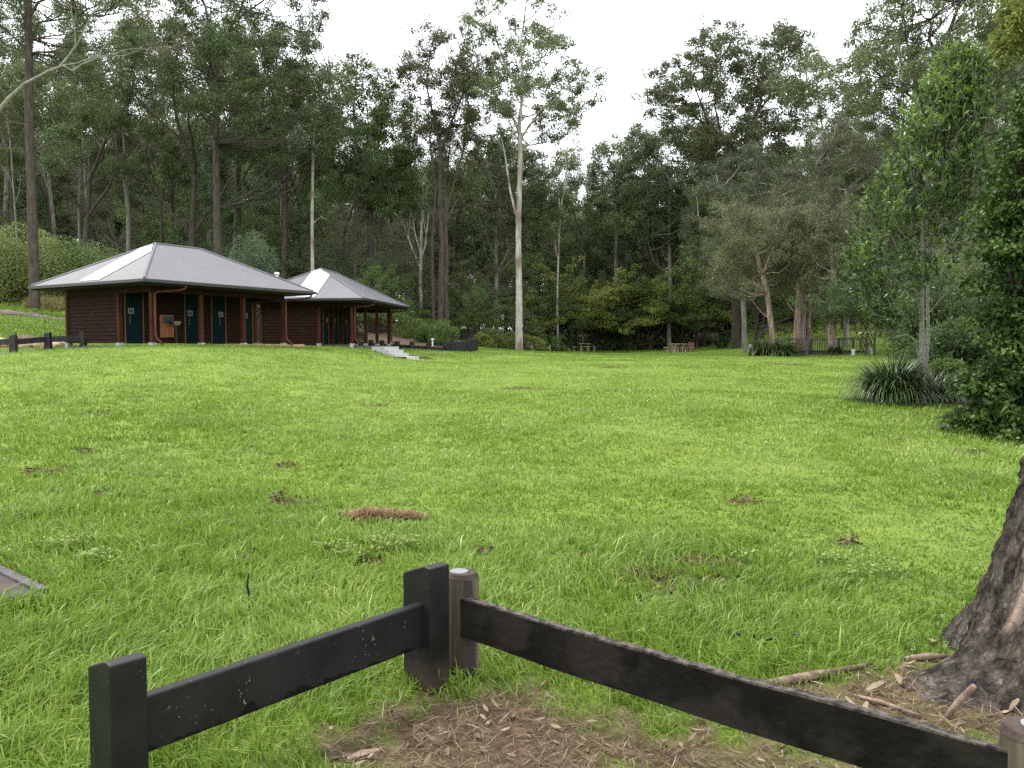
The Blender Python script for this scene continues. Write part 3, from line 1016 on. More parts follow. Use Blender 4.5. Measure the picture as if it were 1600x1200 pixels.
tag(MB().add(vs, fs).build("mulch_bed", M['bed'], smooth=True), "brown bark mulch bed under shrubs right of the far cabin", "garden bed", kind="structure")
x, Y = X_(676, 51.5), 51.5
tag(MB().tube([(x, Y, H(x, Y)), (x, Y, H(x, Y) + .62)], .045, 8).tube([(x, Y, H(x, Y) + .62), (x, Y, H(x, Y) + .72)], .10, 8).build("marker_post", M['white']), "small white capped pipe standing in the mulch bed", "marker post")

# ------------------------------------------------------------------ picnic tables
M['grey_timber'] = mat("grey_picnic_timber", (.17, .14, .11), (.33, .29, .24), 7, .8, .3, stretch=(.3, 3, 3))
M['red_timber'] = mat("reddish_picnic_timber", (.17, .08, .05), (.30, .16, .10), 7, .8, .3)
M['leg_pale'] = mat("pale_timber_leg", (.26, .21, .15), (.4, .34, .26), 6, .8)


def picnic(px, Y, s, rz, label, topm, legm):
    x = X_(px, Y)
    e = empty("picnic_table", (x, Y, H(x, Y) - .01), rz, label, "picnic table", "picnic tables at the far edge of the lawn")
    hw = s / 2
    t = MB()
    n = 5
    for k in range(n):
        y0 = -hw + k * s / n
        t.box(-hw, hw, y0 + .006, y0 + s / n - .006, .70, .75)
    t.build("tabletop", topm, e)
    for sx in (-1, 1):
        MB().box(sx * hw * .55 - .05, sx * hw * .55 + .05, -.3, .3, .0, .699).build("pedestal", legm, e)
    for k in range(4):
        a = k * math.pi / 2
        ca, sa = math.cos(a), math.sin(a)
        def rot(x0, x1, y0, y1, z0, z1):
            m = MB().box(x0, x1, y0, y1, z0, z1)
            m.v = [(vx * ca - vy * sa, vx * sa + vy * ca, vz) for vx, vy, vz in m.v]
            return m
        d = hw + .38
        se = rot(-hw * .85, hw * .85, -d - .14, -d + .14, .41, .46).build("bench_seat", topm, e)
        for q in (-1, 1):
            rot(q * hw * .55 - .045, q * hw * .55 + .045, -d - .05, -d + .05, 0, .409).build("bench_leg", legm, se)
    return e


picnic(912, 76, 1.15, .06, "smaller grey picnic table with four benches, right of the tall pale trunk", M['grey_timber'], M['grey_timber'])
picnic(1059, 66, 1.12, .12, "larger picnic table with reddish seats and pale legs, at the foot of the dark trees", M['grey_timber'], M['leg_pale'])
M['bbq'] = mat("brown_brick", (.13, .06, .04), (.22, .11, .075), 9, .9, .3)
xb, yb = X_(1066, 68.6), 68.6
bq_ = empty("brick_fireplace", (xb, yb, H(xb, yb)), .1, "low reddish brown brick fireplace just behind the larger picnic table", "fireplace")
MB().box(-.9, -.6, -.4, .4, 0, .72).build("side_wall", M['bbq'], bq_)
MB().box(.6, .9, -.4, .4, 0, .85).build("side_wall", M['bbq'], bq_)
MB().box(-.6, .6, .2, .4, 0, .7).build("back_wall", M['bbq'], bq_)
MB().box(-.6, .6, -.38, .2, .5, .53).build("hotplate", M['sleeper'], bq_)

# tree guards
M['guard'] = mat("pale_green_plastic_sleeve", (.2, .32, .26), rough=.5)
M['guardw'] = mat("pale_blue_plastic_sleeve", (.38, .52, .5), rough=.5)
for px, Y, h, r, lab in [(757, 64, .45, .12, "pale plastic tree guard at the dark forest edge left of the tall pale trunk"),
                      (790, 66, .5, .12, "green plastic tree guard second to the left of the tall pale trunk"),
                      (800, 66, .5, .12, "green plastic tree guard nearest the left side of the tall pale trunk"),
                      (831, 66, .45, .1, "dim green plastic tree guard just right of the tall pale trunk"),
                      (1333, 43, .36, .10, "pale blue plastic tree guard leaning beside the boardwalk"),
                      (1362, 45, .34, .07, "slim pale blue plastic tree guard right of the two dark trunks"),
                      (859, 67, .55, .06, "thin pale stake guard at the forest edge left of the smaller picnic table")]:
    x = X_(px, Y)
    z = H(x, Y)
    e = empty("tree_guard", (x, Y, z), 0, lab, "tree guard", "plastic tree guards round saplings")
    e.rotation_euler = (.0, .1 if px == 1333 else .03, px)
    m = MB()
    tri = [(r * math.cos(a), r * math.sin(a)) for a in (0, 2.09, 4.19)]
    for i in range(3):
        (xa, ya), (xc, yc) = tri[i], tri[(i + 1) % 3]
        m.add([(xa, ya, 0), (xc, yc, 0), (xc, yc, h), (xa, ya, h), (xa * .95, ya * .95, 0), (xc * .95, yc * .95, 0), (xc * .95, yc * .95, h), (xa * .95, ya * .95, h)],
              [(0, 1, 2, 3), (5, 4, 7, 6), (3, 2, 6, 7)])
    m.build("sleeve", M['guardw'] if px > 1000 else M['guard'], e)
    MB().tube([(0, 0, -.1), (0, 0, h + .06)], .012, 5).build("stake", M['leg_pale'], e)

# boardwalk
M['bw'] = mat("dark_boardwalk_timber", (.03, .025, .021), (.07, .06, .05), 6, .8, .3)
M['bwp'] = mat("grey_boardwalk_post", (.08, .075, .065), (.16, .15, .135), 6, .8, .3)
bwo = empty("boardwalk", (X_(1290, 47), 47, 0), 0, "dark timber boardwalk bridge with handrail behind the paperbark trunks", "boardwalk")
bx0 = X_(1290, 47)
def bp(px, Y): return X_(px, Y) - bx0, Y - 47
zr = 1.6 + (540 - 530) / 1270 * 47
zd = 1.6 - (548 - 540) / 1270 * 47
xa, ya = bp(1240, 47); xe, ye = bp(1348, 47)
dk = MB()
nb = 26
for k in range(nb):
    q0 = xa + (xe - xa) * k / nb; q1 = xa + (xe - xa) * (k + 1) / nb - .012
    dk.box(q0, q1, -.7, .7, zd - .02, zd + .02)
dk.build("deck", M['bw'], bwo)
MB().box(xa, xe, -.68, -.6, zd - .24, zd - .021).build("bearer", M['bw'], bwo)
MB().box(xa, xe, .6, .68, zd - .24, zd - .021).build("bearer", M['bw'], bwo)
for side, yy in ((0, -.72), (1, .72)):
    P = [bp(px, 47) for px in ((1174, 1212, 1253, 1294, 1336, 1346) if side == 0 else (1225, 1275, 1318, 1341))]
    for (qx, qy) in P:
        zg = H(qx + bx0, 47 + yy)
        MB().box(qx - .05, qx + .05, yy - .05, yy + .05, min(zg, zd) - .3, zr - (.12 if qx < bp(1180, 47)[0] else 0)).build("rail_post", M['bwp'], bwo)
    m = MB()
    for (q0, _), (q1, _) in zip(P[:-1], P[1:]):
        z0 = zr - (.25 if q0 < bp(1180, 47)[0] else 0)
        m.tube([(q0, yy, z0 + .03), (q1, yy, zr + .03)], .035, 6)
    m.build("handrail", M['bwp'], bwo)
    mm = MB()
    for (q0, _), (q1, _) in zip(P[:-1], P[1:]):
        if q0 < xa - 1: continue
        nn = max(3, int((q1 - q0) / .13))
        for k in range(nn):
            qx = q0 + (q1 - q0) * (k + .5) / nn
            mm.box(qx - .008, qx + .008, yy - .008, yy + .008, zd, zr)
    mm.build("balusters", M['bw'], bwo)
x, Y = X_(1172, 46), 46
e = empty("marker_post", (x, Y, H(x, Y)), 0, "grey post with a pale square plate at the left end of the boardwalk handrail", "marker post")
MB().box(-.06, .06, -.06, .06, -.1, .52).build("post_body", M['bwp'], e)
MB().box(-.1, .1, -.075, -.062, .48, .68).build("plate", mat("pale_lichen_plate", (.4, .44, .33), rough=.6), e)

# ------------------------------------------------------------------ asphalt path corner with kerb (left foreground)
M['asphalt'] = mat("asphalt", (.035, .032, .032), (.075, .068, .065), 60, .9, .6, c3=(.11, .055, .03), s3=4)
M['kerb'] = mat("grey_kerb", (.05, .048, .045), (.11, .105, .10), 20, .85, .3)
k0, k1, k2 = G(-170, 812, .03), G(58, 926, .03), G(-150, 962, .03)
tag(MB().prism([k0, k2, k1], -.15, .028).build("path", M['asphalt']), "corner of a dark asphalt path at the left edge", kind="structure")
d = np.array(k1) - np.array(k0); d /= np.linalg.norm(d); nrm = np.array([-d[1], d[0]]) * .07
tag(MB().prism([k0, k1, tuple(np.array(k1) + nrm), tuple(np.array(k0) + nrm)], -.15, .05).build("kerb", M['kerb'], bevel=.006), "narrow grey kerb along the asphalt path corner", kind="structure")
KA, KB_, KC_ = np.array(k0), np.array(k1), np.array(k2)


def inpath(x, y):
    def side(a, b): return (b[0] - a[0]) * (y - a[1]) - (b[1] - a[1]) * (x - a[0])
    a0 = KA + nrm; b0 = KB_ + nrm
    return (side(a0, b0) < 0) & (side(KC_ - np.array([.02, .16]), KB_ - np.array([-.05, .16])) > 0)


# ------------------------------------------------------------------ tree generators
def rot_about(d, ang, az, rg):
    d = d / np.linalg.norm(d)
    ref = np.array([0, 0, 1.0]) if abs(d[2]) < .95 else np.array([1.0, 0, 0])
    u = np.cross(d, ref); u /= np.linalg.norm(u)
    v = np.cross(d, u)
    return d * math.cos(ang) + (u * math.cos(az) + v * math.sin(az)) * math.sin(ang)


class Tree:
    def __init__(self, seed):
        self.rg = np.random.default_rng(seed)
        self.segs, self.tips = [], []

    def limb(self, p, d, L, r, lvl, o):
        rg = self.rg
        n = max(4, int(L / o.get('seg', .9)))
        pts, rad = [p.copy()], [r]
        d = d / np.linalg.norm(d)
        for i in range(n):
            d = d + rg.normal(0, o['wob'], 3) + np.array([0, 0, o['up']])
            d /= np.linalg.norm(d)
            p = p + d * L / n
            pts.append(p.copy())
            rad.append(r * (1 - (1 - o['taper']) * (i + 1) / n))
        self.segs.append((np.array(pts), np.array(rad), 5 if lvl > 1 else 9))
        if lvl >= o['levels']:
            for q in pts[len(pts) // 3:]:
                self.tips.append(q + rg.normal(0, .15, 3))
            return
        kids = o['kids'][min(lvl, len(o['kids']) - 1)]
        az0 = rg.uniform(0, 6.28)
        for k in range(kids):
            t = 1.0 if k < 2 else rg.uniform(o.get('side0', .35), .95)
            i = min(n, max(1, int(round(t * n))))
            pp = pts[i]
            ang = math.radians(rg.uniform(*o['ang'])) * (1.0 if k else .55)
            dd = rot_about(pts[i] - pts[i - 1], ang, az0 + k * 2.4 + rg.uniform(-.4, .4), rg)
            if dd[2] < o.get('minz', -.1): dd[2] = abs(dd[2]) * .3 + .05
            self.limb(pp, dd, L * rg.uniform(*o['ratio']), rad[i] * rg.uniform(.55, .75), lvl + 1, o)

    def trunk_mesh(self, name, m, rmin=.008):
        Vs, Fs, c = [], [], 0
        for P, R, n in self.segs:
            V, Q = tube_np(P, np.maximum(R, rmin), n)
            Vs.append(V); Fs.append(Q + c); c += len(V)
        return npmesh(name, np.concatenate(Vs), [np.concatenate(Fs)], m, smooth=True)

    def crown_mesh(self, name, m, per, sig, ll, lw, droop=.4, flat=.7, tips=None):
        """clumps of leaves: each twig end carries a small open dome of them"""
        rg = self.rg
        T = np.array(self.tips if tips is None else tips)
        k = len(T)
        sz = rg.uniform(.55, 1.4, k) * sig
        cnt = np.maximum(4, (per * rg.uniform(.5, 1.4, k))).astype(int)
        own = np.repeat(np.arange(k), cnt)
        U = rg.normal(0, 1, (len(own), 3))
        U /= np.linalg.norm(U, axis=1)[:, None]
        U[:, 2] = U[:, 2] * flat + .12
        off = U * (.45 + .75 * rg.uniform(0, 1, len(own)) ** .6)[:, None]
        C = T[own] + off * sz[own][:, None]
        ct = rg.uniform(0, 1, k)[own]
        return leaves(name, C, m, ll, lw, droop, rg, .45 * ct + .55 * rg.uniform(0, 1, len(own)), outward=U * .5)

    def clump(self, c, R, r0, ntips=6):
        """a leafy clump at c joined by a bent branch to the nearest limb below it"""
        rg = self.rg
        best, bp_ = 1e9, None
        for P, Rr, n in self.segs[:40]:
            for q in P:
                d = np.linalg.norm(q - c) + max(0, q[2] - c[2] + .4) * 4
                if d < best and np.linalg.norm(q - c) > .3: best, bp_ = d, q
        mid = (bp_ + c) / 2 + rg.normal(0, .12, 3) * best * .5 - np.array([0, 0, .08 * best])
        P = np.array([bp_, (bp_ + mid) / 2 + rg.normal(0, .05, 3), mid, (mid + c) / 2 + rg.normal(0, .06, 3) * best * .3, c])
        self.segs.append((P, np.linspace(r0, .018, 5), 6))
        for _ in range(ntips):
            o = rg.normal(0, 1, 3); o = o / np.linalg.norm(o) * R * rg.uniform(.35, 1.0) * np.array([1, 1, .8])
            self.tips.append(c + o)
            self.segs.append((np.array([c, c + o * .5 + rg.normal(0, .08, 3), c + o]), np.array([.018, .012, .007]), 4))


def leaves(name, C, m, ll, lw, droop, rg, tint, outward=None):
    N = len(C)
    D = rg.normal(0, 1, (N, 3))
    D[:, 2] -= droop * 1.5
    if outward is not None: D += outward * 1.2
    D /= np.linalg.norm(D, axis=1)[:, None] + 1e-9
    R = rg.normal(0, 1, (N, 3))
    Wd = np.cross(D, R)
    Wd /= np.linalg.norm(Wd, axis=1)[:, None] + 1e-9
    s = rg.uniform(.6, 1.3, N)[:, None]
    Nn = np.cross(D, Wd)
    V = np.empty((N, 4, 3), dtype=np.float32)
    V[:, 0] = C
    V[:, 1] = C + D * ll * .45 * s + Wd * lw * .5 * s + Nn * lw * .12 * s
    V[:, 2] = C + D * ll * s
    V[:, 3] = C + D * ll * .45 * s - Wd * lw * .5 * s + Nn * lw * .12 * s
    return npmesh(name, V.reshape(-1, 3), [np.arange(4 * N).reshape(N, 4)], m, np.repeat(tint, 4))


def gum_proto(seed, Hh, r0, bare, o, bark, leafm, per=70, sig=.55, ll=.24, lw=.075, lean=(0, 0), wob=.018, droop=.4):
    t = Tree(seed)
    rg = t.rg
    n = 12
    p = np.array([0, 0, -.4]); d = np.array([lean[0], lean[1], 1.0]); d /= np.linalg.norm(d)
    pts, rad = [p.copy()], [r0 * 1.35]
    hb = Hh * bare
    for i in range(n):
        d = d + rg.normal(0, wob, 3) * np.array([1, 1, .2]); d /= np.linalg.norm(d)
        p = p + d * (hb + .4) / n
        pts.append(p.copy()); rad.append(r0 * (1.08 - .38 * (i + 1) / n))
    t.segs.append((np.array(pts), np.array(rad), 12))
    rest = Hh - hb
    L1 = rest * o['l1']
    k1 = o['first']
    az = rg.uniform(0, 6.28)
    for k in range(k1):
        i = n if k < 2 else int(n * rg.uniform(o.get('low', .75), 1))
        i = min(i, n)
        ang = math.radians(rg.uniform(*o['ang1'])) * (.35 if k == 0 else 1)
        dd = rot_about(d, ang, az + k * 6.28 / k1 + rg.uniform(-.4, .4), rg)
        t.limb(pts[i], dd, L1 * (1.1 if k == 0 else rg.uniform(.75, 1)), rad[i] * (.8 if k == 0 else .55), 1, o)
    return t, t.trunk_mesh("trunk", bark), t.crown_mesh("crown", leafm, per, sig, ll, lw, droop)


O_gum = dict(wob=.09, up=.05, taper=.6, levels=4, kids=[3, 3, 3, 2], ang=(18, 48), ratio=(.55, .8), l1=.36, first=4, ang1=(20, 40), seg=.8)
O_wide = dict(wob=.12, up=.03, taper=.6, levels=4, kids=[3, 3, 3, 3], ang=(22, 58), ratio=(.55, .8), l1=.36, first=5, ang1=(30, 60), seg=.8, low=.6)
O_thin = dict(wob=.09, up=.08, taper=.6, levels=3, kids=[3, 3, 3], ang=(18, 42), ratio=(.5, .78), l1=.34, first=5, ang1=(18, 38), seg=.8, low=.6)
O_bush = dict(wob=.14, up=.04, taper=.6, levels=3, kids=[4, 4, 3], ang=(25, 65), ratio=(.55, .85), l1=.42, first=7, ang1=(20, 70), seg=.6, low=.25)

PROTO = {}
def reg(name, seed, Hh, *a, **k):
    t, tm, cm = gum_proto(seed, Hh, *a, **k)
    top = max(np.array(t.tips)[:, 2].max() + .4, 1)
    PROTO[name] = (tm, cm, top)


reg('gumA', 11, 28, .26, .45, O_gum, M['bark_grey'], M['gum'])
reg('gumB', 12, 28, .24, .50, O_gum, M['bark_dark'], M['gumdark'])
reg('gumC', 13, 28, .22, .42, O_thin, M['bark_pale'], M['gum'], per=60)
reg('gumD', 14, 28, .28, .38, O_wide, M['bark_brown'], M['gum'], per=75)
reg('gumE', 15, 28, .24, .55, O_thin, M['bark_dark'], M['gumdark'], per=95)
reg('gumF', 16, 28, .30, .35, O_wide, M['bark_dark'], M['gumdark'], per=85, sig=.5)
reg('gumR', 17, 28, .30, .45, O_gum, M['bark_brown'], M['gumred'], per=70)
reg('poleA', 18, 26, .12, .60, O_thin, M['bark_grey'], M['gumdark'], per=60, sig=.5)
reg('poleB', 19, 26, .11, .55, O_thin, M['bark_pale'], M['gum'], per=45, sig=.5)
reg('midA', 21, 13, .16, .18, O_bush, M['bark_dark'], M['bushy'], per=90, sig=.5, ll=.2, lw=.08)
reg('midB', 22, 13, .14, .15, O_bush, M['bark_dark'], M['gumdark'], per=90, sig=.45, ll=.2, lw=.07)
reg('midL', 23, 11, .14, .14, O_bush, M['bark_dark'], M['lime'], per=90, sig=.4, ll=.2, lw=.08)
reg('tea', 24, 13, .2, .25, O_bush, M['paperbark'], M['teatree'], per=170, sig=.5, ll=.16, lw=.03, droop=1.0)
reg('fillA', 26, 20, .2, .08, dict(O_bush, first=9, low=.05), M['bark_dark'], M['gumdark'], per=85, sig=.75, ll=.34, lw=.12)
reg('fillB', 27, 21, .2, .12, dict(O_bush, first=9, low=.05), M['bark_grey'], M['bushy'], per=85, sig=.75, ll=.34, lw=.12)
reg('teaB', 25, 14, .18, .22, O_bush, M['bark_grey'], M['teatree'], per=170, sig=.5, ll=.16, lw=.03, droop=.8)
print("tree prototypes", {k: (len(v[1].polygons), round(v[2], 1)) for k, v in PROTO.items()})

KIND = {}
def plant(proto, x, y, top_h, label, group=None, rz=None, name="eucalypt_tree", cat="tree", sxy=1.0, sink=0.0, lean=None, mats=None):
    tm, cm, th = PROTO[proto]
    s = top_h / th
    e = empty(name, (x, y, H(x, y) - sink), rnd.uniform(0, 6.28) if rz is None else rz, label, cat, group)
    e.scale = (s * sxy, s * sxy, s)
    if lean: e.rotation_euler[0], e.rotation_euler[1] = lean
    for me, nm in ((tm, "trunk"), (cm, "crown")):
        o = bpy.data.objects.new(nm, me)
        link(o); o.parent = e
    return e


def height_for(px, Y, py):
    x = X_(px, Y)
    return EYE + (540 - py) / 1270 * Y * 1.0 - H(x, Y)


# skyline of the forest in the photo: px -> py of the tops
SKY_PX = np.array([-400, 0, 100, 160, 235, 275, 320, 430, 480, 505, 540, 590, 628, 645, 690, 740, 800, 870, 920, 945, 1000, 1025, 1090, 1130, 1225, 1255, 1300, 1340, 1365, 1420, 1600, 2000])
SKY_PY = np.array([-60, -60, -30, 20, 90, 70, -20, -30, 30, 100, 130, 120, 140, 100, 80, 98, 130, 165, 215, 225, 220, 190, 150, 140, 150, 190, 170, 190, 120, 60, 20, 0])


def skyline(px): return float(np.interp(px, SKY_PX, SKY_PY))


# ---- single trees one can point to
GF = "tall eucalypts at the front of the forest"
def gum(proto, px, Y, py, label, name="eucalypt_tree", **k):
    return plant(proto, X_(px, Y), Y, height_for(px, Y, py), label, name=name, **k)


def in_poly(px, py, poly):
    c = False
    for k in range(len(poly)):
        (x1, y1), (x2, y2) = poly[k], poly[k - 1]
        if (y1 > py) != (y2 > py) and px < (x2 - x1) * (py - y1) / (y2 - y1) + x1: c = not c
    return c


def grown_tree(seed, label, px0, Y, limbs, poly, step, R, barkm, leafm, per, sig=.3, ll=.2, lw=.07, drop=.15, name="eucalypt_tree", droop=.4, base=None, depth=1.0, ntips=6):
    """a tree whose limbs and crown outline are given as seen from the lawn; depth is filled in to a round crown"""
    t = Tree(seed)
    rg = t.rg
    x0 = X_(px0, Y)
    hg = H(x0, Y) if base is None else base
    def W(px, py, dy=0): return np.array([X_(px, Y) - x0, dy, EYE + (540 - py) / 1270 * Y - hg])
    for P, r0, r1 in limbs:
        Q = np.array([W(*q) for q in P])
        t.segs.append((Q, np.linspace(r0, r1, len(Q)), 12 if r0 > .12 else 7))
    pts = []
    xs = [p[0] for p in poly]; ys = [p[1] for p in poly]
    area = 0
    for _ in range(6000):
        q = (rg.uniform(min(xs), max(xs)), rg.uniform(min(ys), max(ys)))
        if not in_poly(*q, poly): continue
        if any((q[0] - a) ** 2 + (q[1] - b) ** 2 < step * step for a, b in pts): continue
        pts.append(q)
    cx, hw = (min(xs) + max(xs)) / 2, (max(xs) - min(xs)) / 2
    for (px, py) in pts:
        if rg.uniform() < drop: continue
        rem = math.sqrt(max(.05, 1 - ((px - cx) / hw) ** 2)) * hw / 1270 * Y
        t.clump(W(px, py, rg.uniform(-1, 1) * rem * depth), R * rg.uniform(.7, 1.25), .045, ntips)
    e = empty(name, (x0, Y, hg), 0, label, "tree")
    for me, nm in ((t.trunk_mesh("trunk", barkm), "trunk"), (t.crown_mesh("crown", leafm, per, sig, ll, lw, droop), "crown")):
        ob = link(bpy.data.objects.new(nm, me)); ob.parent = e
    print(name, len(pts), len(t.tips))
    return e


grown_tree(101, "tallest pale eucalypt, straight smooth trunk, alone at the centre of the lawn's far edge", 811, 60,
    [([(811, 556), (811, 530), (811, 500), (811, 450), (810, 400), (810, 340), (812, 290), (813, 240)], .30, .16),
     ([(813, 240), (811, 200), (815, 165), (816, 120), (813, 80), (818, 45), (822, 15)], .17, .03),
     ([(810, 347), (803, 325), (797, 300), (793, 270, .5), (788, 235, 1), (780, 200, 1)], .11, .03),
     ([(812, 214), (802, 190), (790, 172), (772, 150, .5), (752, 118, 1)], .11, .03),
     ([(813, 222), (826, 202), (845, 180, -.5), (868, 165, -.8), (890, 148, -1)], .10, .03),
     ([(815, 165), (806, 140), (790, 115, -1), (775, 80, -1.6), (765, 50, -2)], .08, .025),
     ([(816, 140), (830, 115, 1), (845, 90, 1.4), (858, 60, 2), (866, 35, 2)], .07, .025),
     ([(812, 190), (828, 175, 2), (850, 160, 3), (880, 125, 3.4), (900, 110, 3.4)], .07, .025),
     ([(812, 235), (822, 222, 2), (850, 212, 3), (878, 205, 3.2)], .06, .03)],
    [(735, 15), (770, 0), (800, 10), (812, 25), (862, -2), (882, 45), (895, 90), (925, 125), (932, 165), (905, 200), (875, 232), (845, 215), (815, 172), (792, 215), (745, 215), (716, 172), (735, 120), (720, 60)],
    17, .95, M['bark_pale'], M['gum'], 78, .36, .2, .075, drop=.08)
grown_tree(131, "wide spreading eucalypt with dark crooked limbs, highest tree right of the central sky gap", 1150, 68,
    [([(1150, 560), (1148, 450), (1150, 350), (1152, 270), (1158, 238)], .38, .24),
     ([(1158, 238), (1165, 210), (1175, 185), (1184, 165), (1182, 145), (1177, 128)], .20, .06),
     ([(1152, 270), (1140, 232), (1122, 215), (1105, 205), (1085, 190), (1068, 170)], .18, .05),
     ([(1105, 205), (1090, 165), (1078, 135), (1070, 110)], .09, .03),
     ([(1122, 215), (1112, 170), (1116, 120), (1104, 85)], .09, .03),
     ([(1175, 185), (1195, 160), (1210, 120), (1222, 75)], .10, .03),
     ([(1158, 238), (1185, 215), (1215, 200), (1232, 190)], .10, .03)],
    [(1008, 140), (1030, 118), (1062, 95), (1080, 88), (1085, 62), (1102, 62), (1115, 85), (1128, 60), (1150, 66), (1165, 82), (1190, 90), (1212, 50), (1240, 50), (1240, 75), (1232, 90), (1242, 140), (1235, 200), (1215, 260), (1150, 275), (1080, 260), (1040, 225), (1014, 175)],
    13, 1.1, M['bark_dark'], M['gum'], 92, .42, .22, .08, drop=.08)
grown_tree(132, "large eucalypt with dark spreading limbs rising behind the glossy young tree", 1450, 44,
    [([(1450, 560), (1450, 400), (1452, 250), (1450, 190)], .34, .22),
     ([(1450, 190), (1430, 170), (1405, 150), (1370, 130)], .12, .03), ([(1430, 170), (1415, 120), (1405, 70), (1398, 20)], .10, .03),
     ([(1450, 190), (1455, 100), (1470, 60), (1490, 0), (1500, -40)], .15, .05), ([(1455, 110), (1440, 70), (1442, 40)], .12, .03),
     ([(1450, 190), (1490, 110), (1520, 70), (1560, 30)], .12, .03)],
    [(1318, 100), (1345, 100), (1348, 40), (1365, 0), (1400, -30), (1480, -60), (1570, -40), (1590, 30), (1570, 110), (1540, 170), (1480, 200), (1420, 205), (1360, 190), (1325, 150)],
    14, .75, M['bark_dark'], M['gum'], 74, .3, .16, .058, drop=.08)
grown_tree(133, "dark green eucalypt with a rounded dense crown, above the far cabin's right slope", 583, 66,
    [([(583, 520), (581, 420), (580, 330), (578, 280)], .3, .2), ([(578, 280), (592, 240), (600, 200), (605, 150)], .14, .04), ([(578, 280), (560, 230), (555, 180), (560, 140)], .12, .04)],
    [(522, 180), (535, 140), (548, 122), (570, 118), (590, 110), (612, 128), (632, 135), (645, 165), (642, 210), (655, 250), (650, 320), (600, 330), (550, 310), (515, 300), (512, 230)],
    13, .95, M['bark_dark'], M['bushy'], 62, .36, .22, .085, drop=.04)
grown_tree(134, "eucalypt with rusty tinged crown and several brown stems, left of the tall pale gum", 690, 62,
    [([(688, 525), (690, 450), (692, 380), (688, 300), (690, 240)], .3, .16), ([(700, 525), (697, 460), (699, 400), (697, 340), (710, 290), (725, 240)], .2, .06), ([(678, 525), (677, 450), (676, 380), (682, 300), (674, 230), (672, 190)], .16, .05),
     ([(690, 240), (680, 190), (668, 140), (675, 90)], .12, .03), ([(690, 240), (705, 200), (722, 160), (735, 120)], .11, .03), ([(697, 340), (740, 322), (775, 320)], .06, .02)],
    [(622, 102), (640, 78), (660, 66), (690, 68), (712, 82), (735, 98), (760, 112), (775, 150), (752, 205), (735, 270), (700, 215), (665, 215), (640, 205), (648, 160), (640, 130)],
    13, .9, M['bark_brown'], M['gumred'], 62, .36, .2, .07, drop=.1)
grown_tree(135, "eucalypt with a dark nearly black trunk above the right half of the nearer cabin's roof", 342, 54,
    [([(343, 480), (343, 330), (343, 230), (345, 170), (342, 130)], .26, .17), ([(342, 130), (340, 70), (330, 20), (315, -20)], .14, .04), ([(345, 170), (365, 150), (395, 150)], .08, .03), ([(342, 130), (365, 60), (385, 25), (400, -20)], .14, .04), ([(380, 40), (430, 5), (470, 0)], .07, .02)],
    [(262, 70), (285, 40), (300, -10), (330, -50), (420, -70), (500, -50), (515, 10), (505, 60), (498, 100), (520, 140), (520, 230), (470, 265), (400, 240), (350, 225), (290, 190), (255, 120)],
    17, .9, M['bark_dark'], M['gumdark'], 60, .34, .19, .065, drop=.1)
grown_tree(136, "eucalypt with a thin forked crown in the notch between the two big right hand crowns", 1290, 78,
    [([(1290, 545), (1288, 400), (1290, 300), (1288, 240)], .22, .14), ([(1288, 240), (1275, 190), (1268, 130)], .09, .03), ([(1288, 240), (1305, 190), (1318, 140)], .09, .03)],
    [(1244, 120), (1252, 85), (1275, 88), (1290, 110), (1318, 115), (1338, 135), (1345, 200), (1335, 280), (1270, 290), (1250, 230)],
    12, 1.0, M['bark_grey'], M['gum'], 64, .4, .22, .08, drop=.15)
grown_tree(137, "light crowned eucalypt against the sky, just right of the gap beside the tall pale gum", 962, 82,
    [([(962, 545), (962, 430), (962, 340), (964, 290)], .24, .14), ([(964, 290), (950, 255), (940, 230)], .08, .03), ([(964, 290), (982, 250), (990, 215)], .08, .03)],
    [(925, 250), (938, 222), (960, 212), (975, 205), (1000, 212), (1018, 240), (1020, 300), (1000, 350), (945, 355), (925, 310)],
    12, 1.0, M['bark_grey'], M['gum'], 66, .42, .24, .085, drop=.12)
grown_tree(138, "grey olive drooping tree whose dense crown fills the middle right, behind the boardwalk", 1320, 54,
    [([(1322, 560), (1320, 470), (1322, 380), (1318, 300)], .2, .1), ([(1320, 420), (1345, 340), (1355, 270)], .1, .03), ([(1320, 420), (1290, 340), (1270, 290)], .1, .03)],
    [(1240, 270), (1270, 230), (1310, 190), (1345, 195), (1385, 220), (1400, 300), (1395, 400), (1370, 440), (1300, 440), (1250, 420), (1230, 340)],
    15, .8, M['bark_grey'], M['teatree'], 120, .4, .17, .035, drop=.03, name="drooping_tree", droop=1.2)
grown_tree(139, "brown olive drooping tree with pale bare twigs, above the leaning paperbark", 1165, 56,
    [([(1165, 560), (1160, 470), (1165, 380), (1160, 310)], .2, .1), ([(1162, 420), (1190, 350), (1210, 290)], .1, .03), ([(1162, 420), (1130, 350), (1115, 300)], .1, .03)],
    [(1080, 300), (1110, 265), (1160, 250), (1210, 262), (1245, 290), (1250, 400), (1225, 455), (1150, 460), (1095, 440), (1075, 370)],
    15, .8, M['bark_grey'], M['teatree'], 120, .4, .17, .035, drop=.03, name="drooping_tree", droop=1.2)


